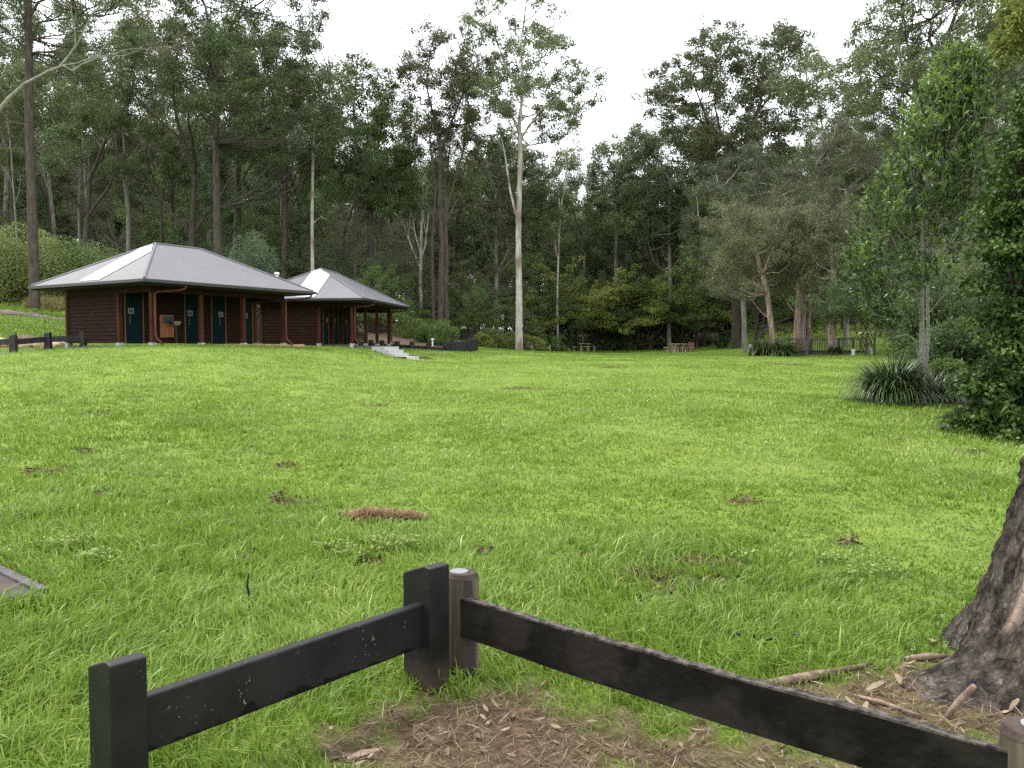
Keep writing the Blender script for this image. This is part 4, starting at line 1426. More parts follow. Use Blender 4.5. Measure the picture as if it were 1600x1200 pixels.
def side_gum():
    """tree outside the left edge whose pale limb reaches into the picture"""
    t = Tree(103)
    rg = t.rg
    Y = 32.0
    x0 = X_(-150, Y)
    def W(px, py, dy=0): return np.array([X_(px, Y) - x0, dy, EYE + (540 - py) / 1270 * Y - H(x0, Y)])
    t.segs.append((np.array([W(-150, 560), W(-148, 450), W(-140, 350), W(-130, 250), W(-135, 130), W(-140, 0), W(-150, -120)]), np.array([.38, .3, .27, .24, .2, .16, .1]), 12))
    t.segs.append((np.array([W(-132, 262), W(-90, 245), W(-40, 220), W(0, 190), W(25, 160), W(52, 137), W(85, 120), W(110, 110), W(130, 107), W(160, 97), W(190, 93)]), np.array([.12, .105, .095, .085, .07, .055, .042, .032, .026, .02, .014]), 9))
    t.segs.append((np.array([W(85, 120), W(105, 112), W(120, 95), W(135, 75), W(145, 55)]), np.array([.05, .045, .035, .03, .02]), 6))
    t.segs.append((np.array([W(110, 110), W(125, 118), W(140, 108), W(165, 98), W(205, 95)]), np.array([.045, .04, .035, .025, .015]), 6))
    o = dict(wob=.12, up=.03, taper=.5, levels=4, kids=[3, 3, 3], ang=(18, 50), ratio=(.55, .8), seg=.3)
    for q, d in ((W(190, 93), (1, 0, .3)), (W(205, 95), (1, 0, .1)), (W(145, 55), (.5, .2, 1)), (W(160, 97), (.6, 0, .8)), (W(130, 85), (.2, 0, 1)), (W(-150, -120), (.3, 0, 1)), (W(-140, 0), (-1, 0, .8)), (W(-150, -100), (1, .4, .6)), (W(-135, 130), (-1, .3, .5))):
        t.limb(q, np.array(d, float), 1.9, .022, 3, o)
    e = empty("eucalypt_tree", (x0, Y, H(x0, Y)), 0, "grey barked eucalypt beyond the left edge, its long curved limb crossing the top left corner", "tree")
    for me, nm in ((t.trunk_mesh("trunk", M['bark_limb']), "trunk"), (t.crown_mesh("crown", M['gumred'], 24, .3, .16, .045, .4), "crown")):
        ob = link(bpy.data.objects.new(nm, me)); ob.parent = e


side_gum()


grown_tree(107, "eucalypt with a thick straight reddish brown trunk at the far left of the forest edge", 57, 47,
    [([(57, 480), (57, 380), (57, 300), (56, 200), (58, 100), (60, 0), (62, -80)], .29, .17),
     ([(60, 40), (75, 15), (100, 5), (130, 12), (160, 30)], .09, .03), ([(62, 70), (75, 45), (95, 30, 1), (130, 18, 1.5)], .07, .03),
     ([(58, 60), (40, 30, 1), (15, 5, 1.6), (-20, -10, 2)], .08, .03), ([(58, 90), (45, 70, -1), (20, 50, -1.5), (0, 40, -2)], .06, .03),
     ([(62, 245), (72, 235), (90, 228), (110, 226), (130, 225)], .07, .02)],
    [(-60, -60), (60, -90), (190, -50), (235, 20), (240, 70), (200, 95), (150, 60), (110, 90), (70, 60), (30, 120), (-20, 160), (-60, 100)],
    19, .8, M['bark_brown'], M['gumdark'], 56, .32, .18, .055, drop=.15)
grown_tree(140, "slender eucalypt with a thin straight cream trunk above the roof of the far cabin", 490, 58,
    [([(490, 500), (490, 430), (490, 380), (491, 300), (493, 240), (496, 190)], .14, .08), ([(492, 350), (505, 340), (512, 345)], .035, .015), ([(493, 240), (480, 200), (476, 160)], .05, .02), ([(496, 190), (508, 150), (510, 120)], .06, .02)],
    [(455, 110), (490, 85), (530, 105), (548, 160), (530, 215), (490, 235), (455, 200)],
    15, .85, M['bark_pale'], M['gumdark'], 50, .34, .19, .065, drop=.15)
for sd, px, Y, tr, r0, r1, poly, lab in [
    (141, 1205, 47, [(1212, 562), (1208, 530), (1203, 500), (1197, 460), (1190, 430), (1180, 400), (1172, 370)], .21, .10, [(1110, 330), (1230, 320), (1240, 430), (1190, 455), (1120, 450)], "paperbark with a leaning pale trunk at the left end of the boardwalk"),
    (142, 1250, 48.5, [(1248, 562), (1249, 500), (1251, 430), (1252, 370)], .40, .22, [(1205, 300), (1300, 290), (1305, 440), (1280, 460), (1215, 455)], "paperbark with a thick flaky red brown trunk right of the leaning paperbark"),
    (143, 1300, 45, [(1301, 562), (1299, 520), (1299, 480), (1301, 430), (1296, 380)], .25, .15, [(1260, 330), (1350, 320), (1368, 400), (1350, 462), (1310, 475), (1262, 450)], "paperbark with a cream and rust striped trunk in front of the boardwalk")]:
    limbs = [(tr, r0, r1), ([tr[-3], (tr[-3][0] + 22, tr[-3][1] - 50, .5), (tr[-3][0] + 30, tr[-3][1] - 90, .8)], .08, .03)]
    if sd == 142: limbs.append(([(1264, 562), (1262, 500), (1264, 430), (1272, 380)], .17, .1))
    grown_tree(sd, lab, px, Y, limbs, poly, 13, .7, M['paperbark'], M['teatree'], 110, .36, .15, .03, drop=.05, name="paperbark_tree", droop=1.3)


gum('gumD', 303, 60, -20, "brown eucalypt with leaning forked trunk, left of the blackish trunk", lean=(0, .05))
gum('gumB', 440, 66, 40, "broad dark crowned eucalypt between the blackish trunk and the thin cream trunk")
gum('gumC', 660, 66, 190, "pale stemmed eucalypt standing just left of the rusty crowned one", sxy=.9)
gum('poleB', 872, 76, 165, "slim pale eucalypt with thin forked upper limbs, right of the tall pale gum")
gum('gumD', 1570, 36, -60, "leafy eucalypt in the top right corner above the broad leaved thicket", sxy=1.1)
gum('gumF', 135, 62, 20, "dark eucalypt right of the thick brown trunk at the left")
gum('gumA', 205, 64, 60, "lighter eucalypt left of the small sky gap above the nearer cabin")
grown_tree(151, "leafy eucalypt filling the gap below the left side of the wide spreading crown", 1045, 78,
    [([(1045, 545), (1045, 430), (1043, 340), (1045, 290)], .22, .12), ([(1045, 290), (1030, 255), (1020, 230)], .08, .03), ([(1045, 290), (1070, 260), (1085, 245)], .08, .03)],
    [(985, 222), (1012, 208), (1040, 215), (1075, 228), (1115, 262), (1125, 330), (1100, 380), (1000, 380), (975, 320), (975, 260)],
    12, 1.05, M['bark_grey'], M['gum'], 78, .44, .24, .085, drop=.06)
grown_tree(152, "leafy eucalypt whose crown fills the space left of the tall pale trunk", 775, 74,
    [([(775, 545), (776, 430), (774, 340), (775, 300)], .2, .12), ([(775, 300), (760, 270), (755, 240)], .08, .03), ([(775, 300), (795, 270), (800, 245)], .08, .03)],
    [(738, 240), (765, 222), (795, 228), (830, 240), (855, 262), (860, 330), (840, 370), (750, 370), (728, 320)],
    13, 1.0, M['bark_grey'], M['gumdark'], 66, .42, .23, .08, drop=.12)
gum('midA', 1180, 66, 232, "vine covered bright green tree under the wide spreading eucalypt", name="bushy_tree", sxy=1.0)
gum('gumF', 1250, 84, 150, "dense dark eucalypt between the wide spreading one and the forked thin crowned one")
gum('midB', 1352, 42, 330, "small tree with two dark trunks right of the boardwalk", sxy=.8)
gum('midB', 1366, 43, 345, "dark trunked small tree close beside the twin trunk one right of the boardwalk", sxy=.7)

# rows of the forest
GB = "forest trees behind the cabins"
GC = "forest trees behind the middle of the lawn"
GR = "forest trees behind the right side of the lawn"
frg = np.random.default_rng(33)
names = {'gumA': ("grey trunked eucalypt", 'gumA'), 'gumB': ("dark trunked eucalypt", 'gumB'), 'gumC': ("pale trunked eucalypt", 'gumC'),
         'gumE': ("slim dark eucalypt", 'gumE'), 'poleA': ("thin grey pole eucalypt", 'poleA'), 'poleB': ("thin pale pole eucalypt", 'poleB'), 'gumF': ("broad dark eucalypt", 'gumF'), 'fillA': ("low branched green tree", 'fillA'), 'fillB': ("low branched dark tree", 'fillB')}
for Y, sp, kinds in [(63, 5.2, ['poleA', 'gumE', 'poleB', 'gumB']), (71, 5.8, ['gumB', 'gumE', 'gumA', 'poleA']), (81, 6.2, ['gumF', 'gumE', 'gumA', 'gumB']),
                     (95, 6.6, ['gumE', 'fillA', 'gumF', 'poleB']), (112, 6.6, ['fillA', 'fillB']), (132, 7.2, ['fillB', 'fillA'])]:
    xx = X_(-160, Y)
    while xx < X_(1800, Y):
        x = xx + frg.uniform(-1.5, 1.5)
        y = Y + frg.uniform(-3, 3)
        px = 800 + 1270 * x / y
        xx += sp
        if 745 < px < 1225 and y < 79: continue
        if 1100 < px < 1400 and y < 74: continue
        
        top = skyline(px)
        hh = (540 - top) * frg.uniform(.72, .98)
        k = kinds[frg.integers(len(kinds))]
        if k.startswith('fill'): hh = hh * .78
        reg_, g = ("behind the cabins", GB) if px < 700 else (("behind the middle of the lawn", GC) if px < 1100 else ("behind the right side of the lawn", GR))
        plant(k, x, y, max(6, EYE + hh / 1270 * y - H(x, y)), names[k][0] + " in the forest " + reg_, g, sxy=frg.uniform(.8, 1.0))
# lower bushy layer closing the forest edge
for Y, sp in [(66, 4.2), (76, 4.6), (88, 5.2)]:
    xx = X_(-100 if Y > 70 else 330, Y)
    while xx < X_(1750, Y):
        x = xx + frg.uniform(-1.2, 1.2)
        y = Y + frg.uniform(-2, 2)
        px = 800 + 1270 * x / y
        xx += sp
        if px > 745 and y < 82 and px < 1130: y = 82 + frg.uniform(0, 5)
        if 1135 < px < 1420: y = 100 + frg.uniform(-2, 10)
        k = ['midA', 'midB', 'midB', 'teaB'][frg.integers(4)]
        reg_, g = ("behind the cabins", "understorey trees behind the cabins") if px < 700 else (("behind the middle of the lawn", "understorey trees behind the middle of the lawn") if px < 1100 else ("behind the right side of the lawn", "understorey trees behind the right side of the lawn"))
        kn = {'midA': "bushy green understorey tree", 'midB': "dark bushy understorey tree", 'teaB': "grey olive understorey tree"}[k]
        plant(k, x, y, frg.uniform(7, 13.5), kn + " " + reg_, g, name="understorey_tree", sxy=frg.uniform(.9, 1.25), sink=.3)
for px, Y, py, k, sxy, lab in [
    (770, 70, 425, 'midB', 1.3, "dark bushy tree filling the gap left of the tall pale trunk's base"),
    (735, 66, 440, 'midA', 1.2, "green bushy tree behind the curved palisade"),
    (845, 78, 400, 'midB', 1.2, "dark bushy tree just right of the tall pale trunk"),
    (890, 78.5, 402, 'midL', 1.5, "yellow green rounded bushy tree left of the smaller picnic table"),
    (935, 80, 410, 'midL', 1.35, "yellow green bushy tree above the smaller picnic table"),
    (975, 81, 345, 'midB', .8, "narrow dark conical tree between the two picnic tables"),
    (1015, 79, 418, 'midA', 1.3, "blue green leafy tree right of the narrow dark conical one"),
    (1060, 80, 400, 'midL', 1.3, "lime tipped bushy tree behind the larger picnic table"),
    (1100, 80, 385, 'midB', 1.3, "dark wide bushy tree right of the larger picnic table"),
    (1152, 84, 380, 'midB', 1.1, "dark bushy tree at the left end of the boardwalk's background"),
    (620, 62, 420, 'midA', 1.3, "green bushy tree behind the right end of the far cabin"),
    (590, 58, 400, 'midA', 1.1, "bushy tree rising straight behind the far cabin's right eave")]:
    gum(k, px, Y, py, lab, name="bushy_tree", sxy=sxy, sink=.3)
for px, Y, py, k, lab in [(990, 86, 215, 'gumA', "grey trunked eucalypt at the right end of the central sky gap"), (1045, 84, 222, 'gumF', "broad dark eucalypt under the left side of the wide spreading crown"),
                          (1088, 80, 250, 'gumB', "dark trunked eucalypt below the wide spreading crown"), (1330, 84, 170, 'gumF', "broad dark eucalypt behind the drooping tree by the boardwalk")]:
    gum(k, px, Y, py, lab)
for px in (1140, 1163, 1180, 1196, 1222):
    plant('midA', X_(px, 116), 116 + frg.uniform(-2, 2), 8, "bushy undergrowth tree on the far grass slope left of the paperbarks", "undergrowth on the far slope", name="understorey_tree", sxy=1.5, sink=1.6)
for px in (1150, 1185, 1215, 1250, 1290, 1325, 1360, 1400):
    plant('fillB' if px % 2 else 'fillA', X_(px, 121), 121 + frg.uniform(-3, 3), 15, "low branched tree at the top of the far grass slope", "trees at the top of the far grass slope", name="understorey_tree", sxy=1.2, sink=.5)
print("trees", len([o for o in S.objects if o.name.startswith('crown')]))


# ------------------------------------------------------------------ shrubs: leaf shells on lumpy lobes
def shrub(name, x, y, lobes, m, n, ll, lw, label, cat="shrub", group=None, droop=.2, stems=None, seed=1, bark='bark_dark', z0=None, fill=.35, up=.0):
    """lobes: (dx,dy,z,rx,ry,rz)"""
    rg = np.random.default_rng(seed)
    e = empty(name, (x, y, (H(x, y) if z0 is None else z0)), 0, label, cat, group)
    Cs, Os, Ts = [], [], []
    vol = np.array([l[3] * l[4] + l[3] * l[5] + l[4] * l[5] for l in lobes]); vol = vol / vol.sum()
    for l, f in zip(lobes, vol):
        kk = int(n * f)
        U = rg.normal(0, 1, (kk, 3)); U /= np.linalg.norm(U, axis=1)[:, None]
        # sub-clumps: pull points toward random clump centres
        nc = max(10, int(kk / 130))
        cc = rg.normal(0, 1, (nc, 3)); cc /= np.linalg.norm(cc, axis=1)[:, None]
        own = rg.integers(0, nc, kk)
        D = cc[own] + rg.normal(0, .16, (kk, 3))
        rad = np.where(rg.uniform(0, 1, kk) < fill, rg.uniform(.35, .9, kk), 1 - np.abs(rg.normal(0, .07, kk))) * (1 + .16 * rg.uniform(-1, 1, nc)[own])
        D = D / np.linalg.norm(D, axis=1)[:, None]
        Cs.append(np.array(l[:3]) + D * rad[:, None] * np.array(l[3:]))
        Os.append(D)
        Ts.append(.4 * rg.uniform(0, 1, nc)[own] + .6 * rg.uniform(0, 1, kk))
    C, O_, T = np.concatenate(Cs), np.concatenate(Os), np.concatenate(Ts)
    O_ = O_ + np.array([0, 0, up])
    keep = C[:, 2] > .03
    C, O_, T = C[keep], O_[keep], T[keep]
    me = leaves("foliage", C, m, ll, lw, droop, rg, T, outward=O_)
    ob = link(bpy.data.objects.new("foliage", me)); ob.parent = e
    t = Tree(seed)
    for l in lobes:
        top = np.array(l[:3]) + np.array([0, 0, l[5] * .3])
        base = np.array([l[0] * .2, l[1] * .2, -.2])
        P = np.array([base + (top - base) * q + rg.normal(0, .05, 3) * (q > 0) for q in np.linspace(0, 1, 7)])
        t.segs.append((P, np.linspace(.05, .015, 7) * (1 + l[5] * .2), 6))
        for _ in range(6):
            i = rg.integers(2, 7)
            d = rg.normal(0, 1, 3); d /= np.linalg.norm(d)
            Q = np.array([P[i] + d * q * np.array(l[3:]) * .8 for q in (0, .5, 1)])
            t.segs.append((Q, np.array([.02, .014, .006]) * (1 + l[5] * .2), 5))
    ob = link(bpy.data.objects.new("stems", t.trunk_mesh("stems", M[bark]))); ob.parent = e
    return e


# wattle bushes on the left bank
for i, (px, Y, w_, h_, lab) in enumerate([(-15, 51, 2.6, 4.6, "leafy green wattle bush at the photo's left edge above the log"),
                                         (45, 52, 2.8, 4.8, "big rounded wattle bush above the log, second from the left edge"),
                                         (105, 53, 2.7, 4.3, "rounded wattle bush directly left of the nearer cabin's roof"),
                                         (160, 54, 2.4, 3.8, "wattle bush partly hidden by the left slope of the nearer cabin's roof")]):
    x = X_(px, Y)
    shrub("wattle_bush", x, Y, [(0, 0, h_ * .5, w_, w_ * .8, h_ * .5), (-w_ * .5, -.4, h_ * .38, w_ * .7, w_ * .6, h_ * .4), (w_ * .55, -.3, h_ * .42, w_ * .65, w_ * .6, h_ * .42), (.2, -.7, h_ * .28, w_ * .8, w_ * .6, h_ * .3)],
          M['wattle'], 24000, .17, .05, lab, "bush", "wattle bushes on the left bank", seed=40 + i)
x = X_(397, 49)
zt = H(x, 49)
shrub("round_shrub", x, 49, [(0, 0, 4.2, 1.55, 1.4, 2.0), (-.6, -.2, 3.2, 1.1, 1.1, 1.6), (.7, -.2, 3.0, 1.1, 1.1, 1.6), (0, 0, 1.6, 1.5, 1.3, 1.6)], M['bluegreen'], 26000, .17, .035,
      "pale blue green rounded shrub showing above the nearer cabin's roof", "bush", droop=.6, seed=51)
for i, (px, Y, w_, h_, lab) in enumerate([(692, 53, .95, 1.75, "round green shrub growing in the mulch bed left of the palisade"),
                                         (668, 54, .8, 1.4, "smaller green shrub in the mulch bed beside the far cabin"),
                                         (640, 56, 1.3, 1.6, "low leafy shrub behind the white pipe in the mulch bed")]):
    shrub("shrub", X_(px, Y), Y, [(0, 0, h_ * .52, w_, w_, h_ * .5), (-w_ * .5, 0, h_ * .35, w_ * .6, w_ * .6, h_ * .35), (w_ * .5, 0, h_ * .4, w_ * .6, w_ * .6, h_ * .4)],
          M['bushy'], 9000, .13, .035, lab, "shrub", "shrubs in the mulch bed", seed=60 + i)
# low ferny plants at the dark forest edge
for i, px in enumerate(list(range(752, 1160, 27))):
    Y = float(np.interp(px, EDGE_PX, EDGE_Y)) + frg.uniform(.6, 2.2)
    hh = frg.uniform(.7, 1.8)
    shrub("edge_shrub", X_(px, Y), Y, [(0, 0, hh * .45, hh * .8, hh * .7, hh * .5), (hh * .5, .1, hh * .3, hh * .6, hh * .5, hh * .35)], M['bushy'] if i % 3 else M['lime'], 2600, .17, .05,
          "low shrub along the dark forest edge behind the lawn", "shrub", "low shrubs along the forest edge", seed=70 + i)

# ------------------------------------------------------------------ glossy young tree at the right
def young_tree():
    t = Tree(205)
    rg = t.rg
    Y = 16.6
    x0 = X_(1443, Y)
    hg = H(x0, Y)
    def W(px, py, dy=0): return np.array([X_(px, Y) - x0, dy, EYE + (540 - py) / 1270 * Y - hg])
    segs = [([W(1443, 645), W(1442, 600), W(1440, 540), W(1438, 470), W(1437, 400), W(1436, 320), W(1450, 240), W(1455, 160)], [.07, .06, .052, .046, .04, .03, .02, .012]),
            ([W(1443, 600, .05), W(1449, 560, .1), W(1456, 500, .2), W(1460, 430, .3), W(1472, 360, .4), W(1480, 280, .5)], [.026, .022, .02, .017, .013, .008]),
            ([W(1451, 622, .3), W(1458, 580, .3), W(1465, 520, .4), W(1466, 450, .5), W(1470, 380, .6), W(1485, 310, .7)], [.045, .04, .036, .03, .022, .01]),
            ([W(1437, 582, -.1), W(1428, 560, -.2), W(1420, 538, -.3), W(1412, 530, -.4), W(1395, 523, -.5), W(1378, 528, -.5)], [.03, .026, .022, .018, .012, .007]),
            ([W(1436, 500), W(1430, 480, -.2), W(1422, 462, -.3), W(1408, 455, -.4), W(1392, 452, -.5)], [.024, .02, .016, .012, .007]),
            ([W(1438, 470), W(1428, 440, .2), W(1418, 410, .3), W(1405, 360, .5), W(1395, 300, .6)], [.024, .02, .018, .014, .008]),
            ([W(1448, 500, .2), W(1458, 475, -.1), W(1466, 460, -.2), W(1480, 440, -.3)], [.016, .014, .01, .006]),
            ([W(1436, 350), W(1420, 310, -.2), W(1402, 280, -.4), W(1385, 260, -.5)], [.02, .016, .012, .006]),
            ([W(1445, 300), W(1465, 250, -.3), W(1480, 210, -.4)], [.02, .014, .007]),
            ([W(1437, 400), W(1415, 385, -.3), W(1390, 375, -.5), W(1365, 350, -.6)], [.018, .014, .01, .006]),
            ([W(1450, 240), W(1440, 190, .2), W(1436, 150, .3)], [.018, .012, .006])]
    for P, R in segs: t.segs.append((np.array(P), np.array(R), 8))
    # leafy twig ends, cone-like crown leaning a little to the left at the bottom
    tips = []
    def band(py):
        return np.interp(py, [100, 150, 220, 300, 360, 420, 470, 540], [1478, 1448, 1412, 1378, 1352, 1335, 1350, 1385]), np.interp(py, [100, 150, 220, 300, 360, 420, 470, 540], [1502, 1512, 1520, 1510, 1500, 1480, 1420, 1400])
    for k in range(690):
        py = rg.uniform(102, 455) if k % 16 else rg.uniform(455, 520)
        l, r = band(py)
        px = rg.uniform(l, r)
        cx = (l + r) / 2
        dep = rg.uniform(-1, 1) * (r - l) / 2 / 1270 * Y * .95
        if py > 340 and rg.uniform() < .6 and px > l + 35: continue
        c = W(px, py, dep)
        tips.append(c)
    Tm = np.array(tips)
    # leaves fan upward/outward from each twig end like shoots
    Cs, Ds, Ts = [], [], []
    ctr = np.array([0, 0, 2.4])
    for c in Tm:
        out = (c - ctr) * np.array([1, 1, .25]); out /= np.linalg.norm(out) + 1e-6
        nsh = rg.integers(3, 6)
        for s in range(nsh):
            d = out * .5 + np.array([0, 0, .9]) + rg.normal(0, .45, 3); d /= np.linalg.norm(d)
            L = rg.uniform(.2, .38)
            base = c + rg.normal(0, .10, 3)
            t.segs.append((np.array([base, base + d * L]), np.array([.005, .003]), 3))
            nl = 13
            q = rg.uniform(.1, 1, nl)[:, None]
            Cs.append(base + d * L * q)
            Ds.append(d * 1.1 + rg.normal(0, .65, (nl, 3)))
            top = np.clip((c[2] - 1.2) / 5.5, 0, 1)
            Ts.append(np.clip(rg.uniform(0, .55) + (.2 + .6 * top) * rg.uniform(.3, 1.2, nl) * q[:, 0] + (.35 if rg.uniform() < .18 else 0), 0, 1))
    C, D, T = np.concatenate(Cs), np.concatenate(Ds), np.concatenate(Ts)
    me = leaves("crown", C, M['lilly'], .12, .034, 0, rg, T, outward=D * 3)
    e = empty("glossy_leaved_tree", (x0, Y, hg), 0, "young multi stemmed tree with glossy lime tipped leaves, behind the strappy grass clump", "tree")
    for mm, nm in ((t.trunk_mesh("trunk", M['stem_pale'], rmin=.003), "trunk"), (me, "crown")):
        ob = link(bpy.data.objects.new(nm, mm)); ob.parent = e


young_tree()

# ------------------------------------------------------------------ broad leaved thicket on the right
lob = []
Yt = 13.2
def TL(px, py, rx, rz, dy=0, ry=None):
    x0 = X_(1600, Yt)
    lob.append((X_(px, Yt) - x0, dy, EYE + (540 - py) / 1270 * Yt - H(x0, Yt), rx, ry or rx, rz))
TL(1600, 640, .85, .34, -.5); TL(1545, 605, .45, .4); TL(1575, 560, .6, .45, -.2); TL(1640, 500, .8, .6, -.4)
TL(1560, 500, .38, .32, -.1); TL(1585, 430, .6, .45); TL(1560, 370, .42, .38, -.1); TL(1625, 360, .75, .65, -.3)
TL(1597, 300, .66, .45); TL(1575, 245, .38, .36, -.2); TL(1625, 200, .66, .6); TL(1605, 150, .34, .34, -.2)
TL(1700, 420, 1.1, 1.5, .3); TL(1710, 210, 1.0, 1.1, .3); TL(1700, 600, 1.0, .65, 0); TL(1530, 648, .42, .2, -.1)
def thicket():
    rg = np.random.default_rng(90)
    x0 = X_(1600, Yt)
    e = empty("broad_leaved_thicket", (x0, Yt, H(x0, Yt)), 0, "tall dark thicket of glossy broad leaves filling the right edge down to the lawn", "thicket")
    Cs, Os, Ts = [], [], []
    t = Tree(91)
    for l in lob:
        c0, ax = np.array(l[:3]), np.array(l[3:])
        ns = int(20 * (ax[0] * ax[1] + ax[0] * ax[2] + ax[1] * ax[2]) / .9) + 5
        for _ in range(ns):
            u = rg.normal(0, 1, 3); u /= np.linalg.norm(u)
            c = c0 + u * ax * rg.uniform(.7, 1.2)
            if c[2] < .12: c[2] = .12 + rg.uniform(0, .1)
            r = rg.uniform(.12, .32)
            n = int(140 * (r / .28) ** 2)
            a, q = rg.uniform(0, 6.283, n), np.sqrt(rg.uniform(0, 1, n))
            d = np.stack([np.cos(a) * q, np.sin(a) * q, np.zeros(n)], 1)
            P = c + d * r + np.array([0, 0, 1]) * (-.5 * (q ** 2) * r + rg.normal(0, .03, n))[:, None]
            Cs.append(P); Os.append(d * 1.2 + np.array([0, 0, -.35])); Ts.append(np.clip(.5 * rg.uniform() + .5 * rg.uniform(0, 1, n), 0, 1))
            t.segs.append((np.array([c0 * np.array([.8, .8, .9]), (c0 + c) / 2 - [0, 0, .08], c]), np.array([.025, .015, .007]), 5))
        # leaves inside the lobe, tinted darker to paint in the inner shade
        n = int(900 * ax[0] * ax[2]) + 200
        u = rg.normal(0, 1, (n, 3)); u /= np.linalg.norm(u, axis=1)[:, None]
        Cs.append(c0 + u * ax * (rg.uniform(.2, .8, n) ** .5)[:, None]); Os.append(u * .5); Ts.append(rg.uniform(0, .6, n))
        t.segs.append((np.array([[.3, .3, -.2], c0 * .5 + np.array([.2, .2, 0]), c0]), np.array([.06, .05, .03]), 6))
    C, O_, T = np.concatenate(Cs), np.concatenate(Os), np.concatenate(Ts)
    k = C[:, 2] > .02
    me = leaves("foliage", C[k], M['vine'], .09, .055, .15, rg, T[k], outward=O_[k])
    print("thicket leaves", k.sum())
    for m_, nm in ((me, "foliage"), (t.trunk_mesh("stems", M['bark_dark']), "stems")):
        ob = link(bpy.data.objects.new(nm, m_)); ob.parent = e


thicket()
# paler tree behind it in the top right corner
Yc = 17.0
lob2 = []
for px, py, rx, rz in [(1610, 60, .7, .7), (1630, 0, .8, .9), (1720, 80, 1.4, 1.6), (1700, 250, 1.2, 2.0)]:
    lob2.append((X_(px, Yc) - X_(1680, Yc), rnd.uniform(-.3, .3), EYE + (540 - py) / 1270 * Yc - H(X_(1680, Yc), Yc), rx, rx, rz))
shrub("leafy_tree", X_(1680, Yc), Yc, lob2, M['lime'], 30000, .13, .05, "leafy yellow green tree top in the upper right corner above the dark thicket", "tree", droop=.6, seed=92, fill=.4)
# shrubs behind the young tree closing the view
for i, (px, Y, w_, h_, lab) in enumerate([(1475, 24, 1.3, 3.2, "dark shrub behind the young glossy tree, left of the thicket"), (1500, 19.5, 1.0, 1.7, "green bush between the young glossy tree and the thicket"),
                                         (1530, 27, 1.8, 5.0, "tall dark shrub behind the left side of the thicket"), (1478, 18.4, .45, .8, "small bright green bush at the foot of the thicket, right of the young tree"),
                                         (1440, 38, 2.2, 5.5, "dark broad shrub far behind the young glossy tree"), (1500, 45, 3.0, 8, "high dark shrubbery at the end of the grass slope on the right")]):
    shrub("shrub", X_(px, Y), Y, [(0, 0, h_ * .5, w_, w_, h_ * .5), (-w_ * .5, -.2, h_ * .35, w_ * .6, w_ * .6, h_ * .35), (w_ * .6, -.2, h_ * .4, w_ * .6, w_ * .6, h_ * .4)],
          M['gumdark'] if i != 3 else M['bushy'], 14000, .15, .05, lab, "shrub", "shrubs around the young glossy tree", seed=95 + i)


# ------------------------------------------------------------------ strap-leaved clumps
def strap_clump(x, y, n, R, h, label, seed, wid=.02, name="strappy_grass_clump"):
    rg = np.random.default_rng(seed)
    ns = 7
    az = rg.uniform(0, 2 * math.pi, n)
    base = np.stack([np.cos(az), np.sin(az)], 1) * (np.sqrt(rg.uniform(0, 1, n)) * R * .38)[:, None]
    az2 = az + rg.normal(0, .5, n)
    L = h * rg.uniform(.85, 1.45, n)
    el = np.radians(np.clip(rg.normal(68, 14, n), 25, 90))
    bend = rg.uniform(.12, .42, n) * (1 + .6 * (el < 1.1))
    V = np.zeros((n, ns, 2, 3))
    p = np.stack([base[:, 0], base[:, 1], np.zeros(n)], 1)
    side = np.stack([-np.sin(az2), np.cos(az2), np.zeros(n)], 1)
    for k in range(ns):
        wk = wid * (1 - (k / (ns - 1)) ** 2.2) * .5 + .001
        V[:, k, 0] = p - side * wk
        V[:, k, 1] = p + side * wk
        d = np.stack([np.cos(az2) * np.cos(el), np.sin(az2) * np.cos(el), np.sin(el)], 1)
        p = p + d * (L / (ns - 1))[:, None]
        el = el - bend * (.6 + k * .22)
        p[:, 2] = np.maximum(p[:, 2], .02)
    idx = np.arange(n * ns * 2).reshape(n, ns, 2)
    q = np.stack([idx[:, :-1, 0], idx[:, :-1, 1], idx[:, 1:, 1], idx[:, 1:, 0]], -1).reshape(-1, 4)
    t = np.repeat(np.clip(rg.uniform(0, 1, n) ** 1.4, 0, 1), ns * 2)
    me = npmesh(name, V.reshape(-1, 3), [q], M['sword'], t, smooth=True)
    o = link(bpy.data.objects.new(name, me))
    o.location = (x, y, H(x, y) - .02)
    return tag(o, label, "grass clump", "strappy grass clumps")


strap_clump(X_(1396, 16.9), 16.9, 1500, .92, .92, "large dark clump of arching strap leaves in front of the young tree's stems", 1, .024)
strap_clump(X_(1462, 17.4), 17.4, 500, .7, .7, "shaded clump of strap leaves behind the young tree's stems", 2, .022)
for i, (px, Y, R, h, lab) in enumerate([(1192, 45.5, .8, 1.0, "strap leaved clump at the foot of the leaning paperbark"), (1224, 45, .85, 1.0, "strap leaved clump left of the boardwalk deck, in front of its handrail"),
                                       (1305, 44.6, .5, .6, "small strap leaved clump at the foot of the striped paperbark"), (1128, 72, 1.2, 1.3, "dark reedy clump right of the larger picnic table")]):
    strap_clump(X_(px, Y), Y, 420, R, h, lab, 5 + i, .04)

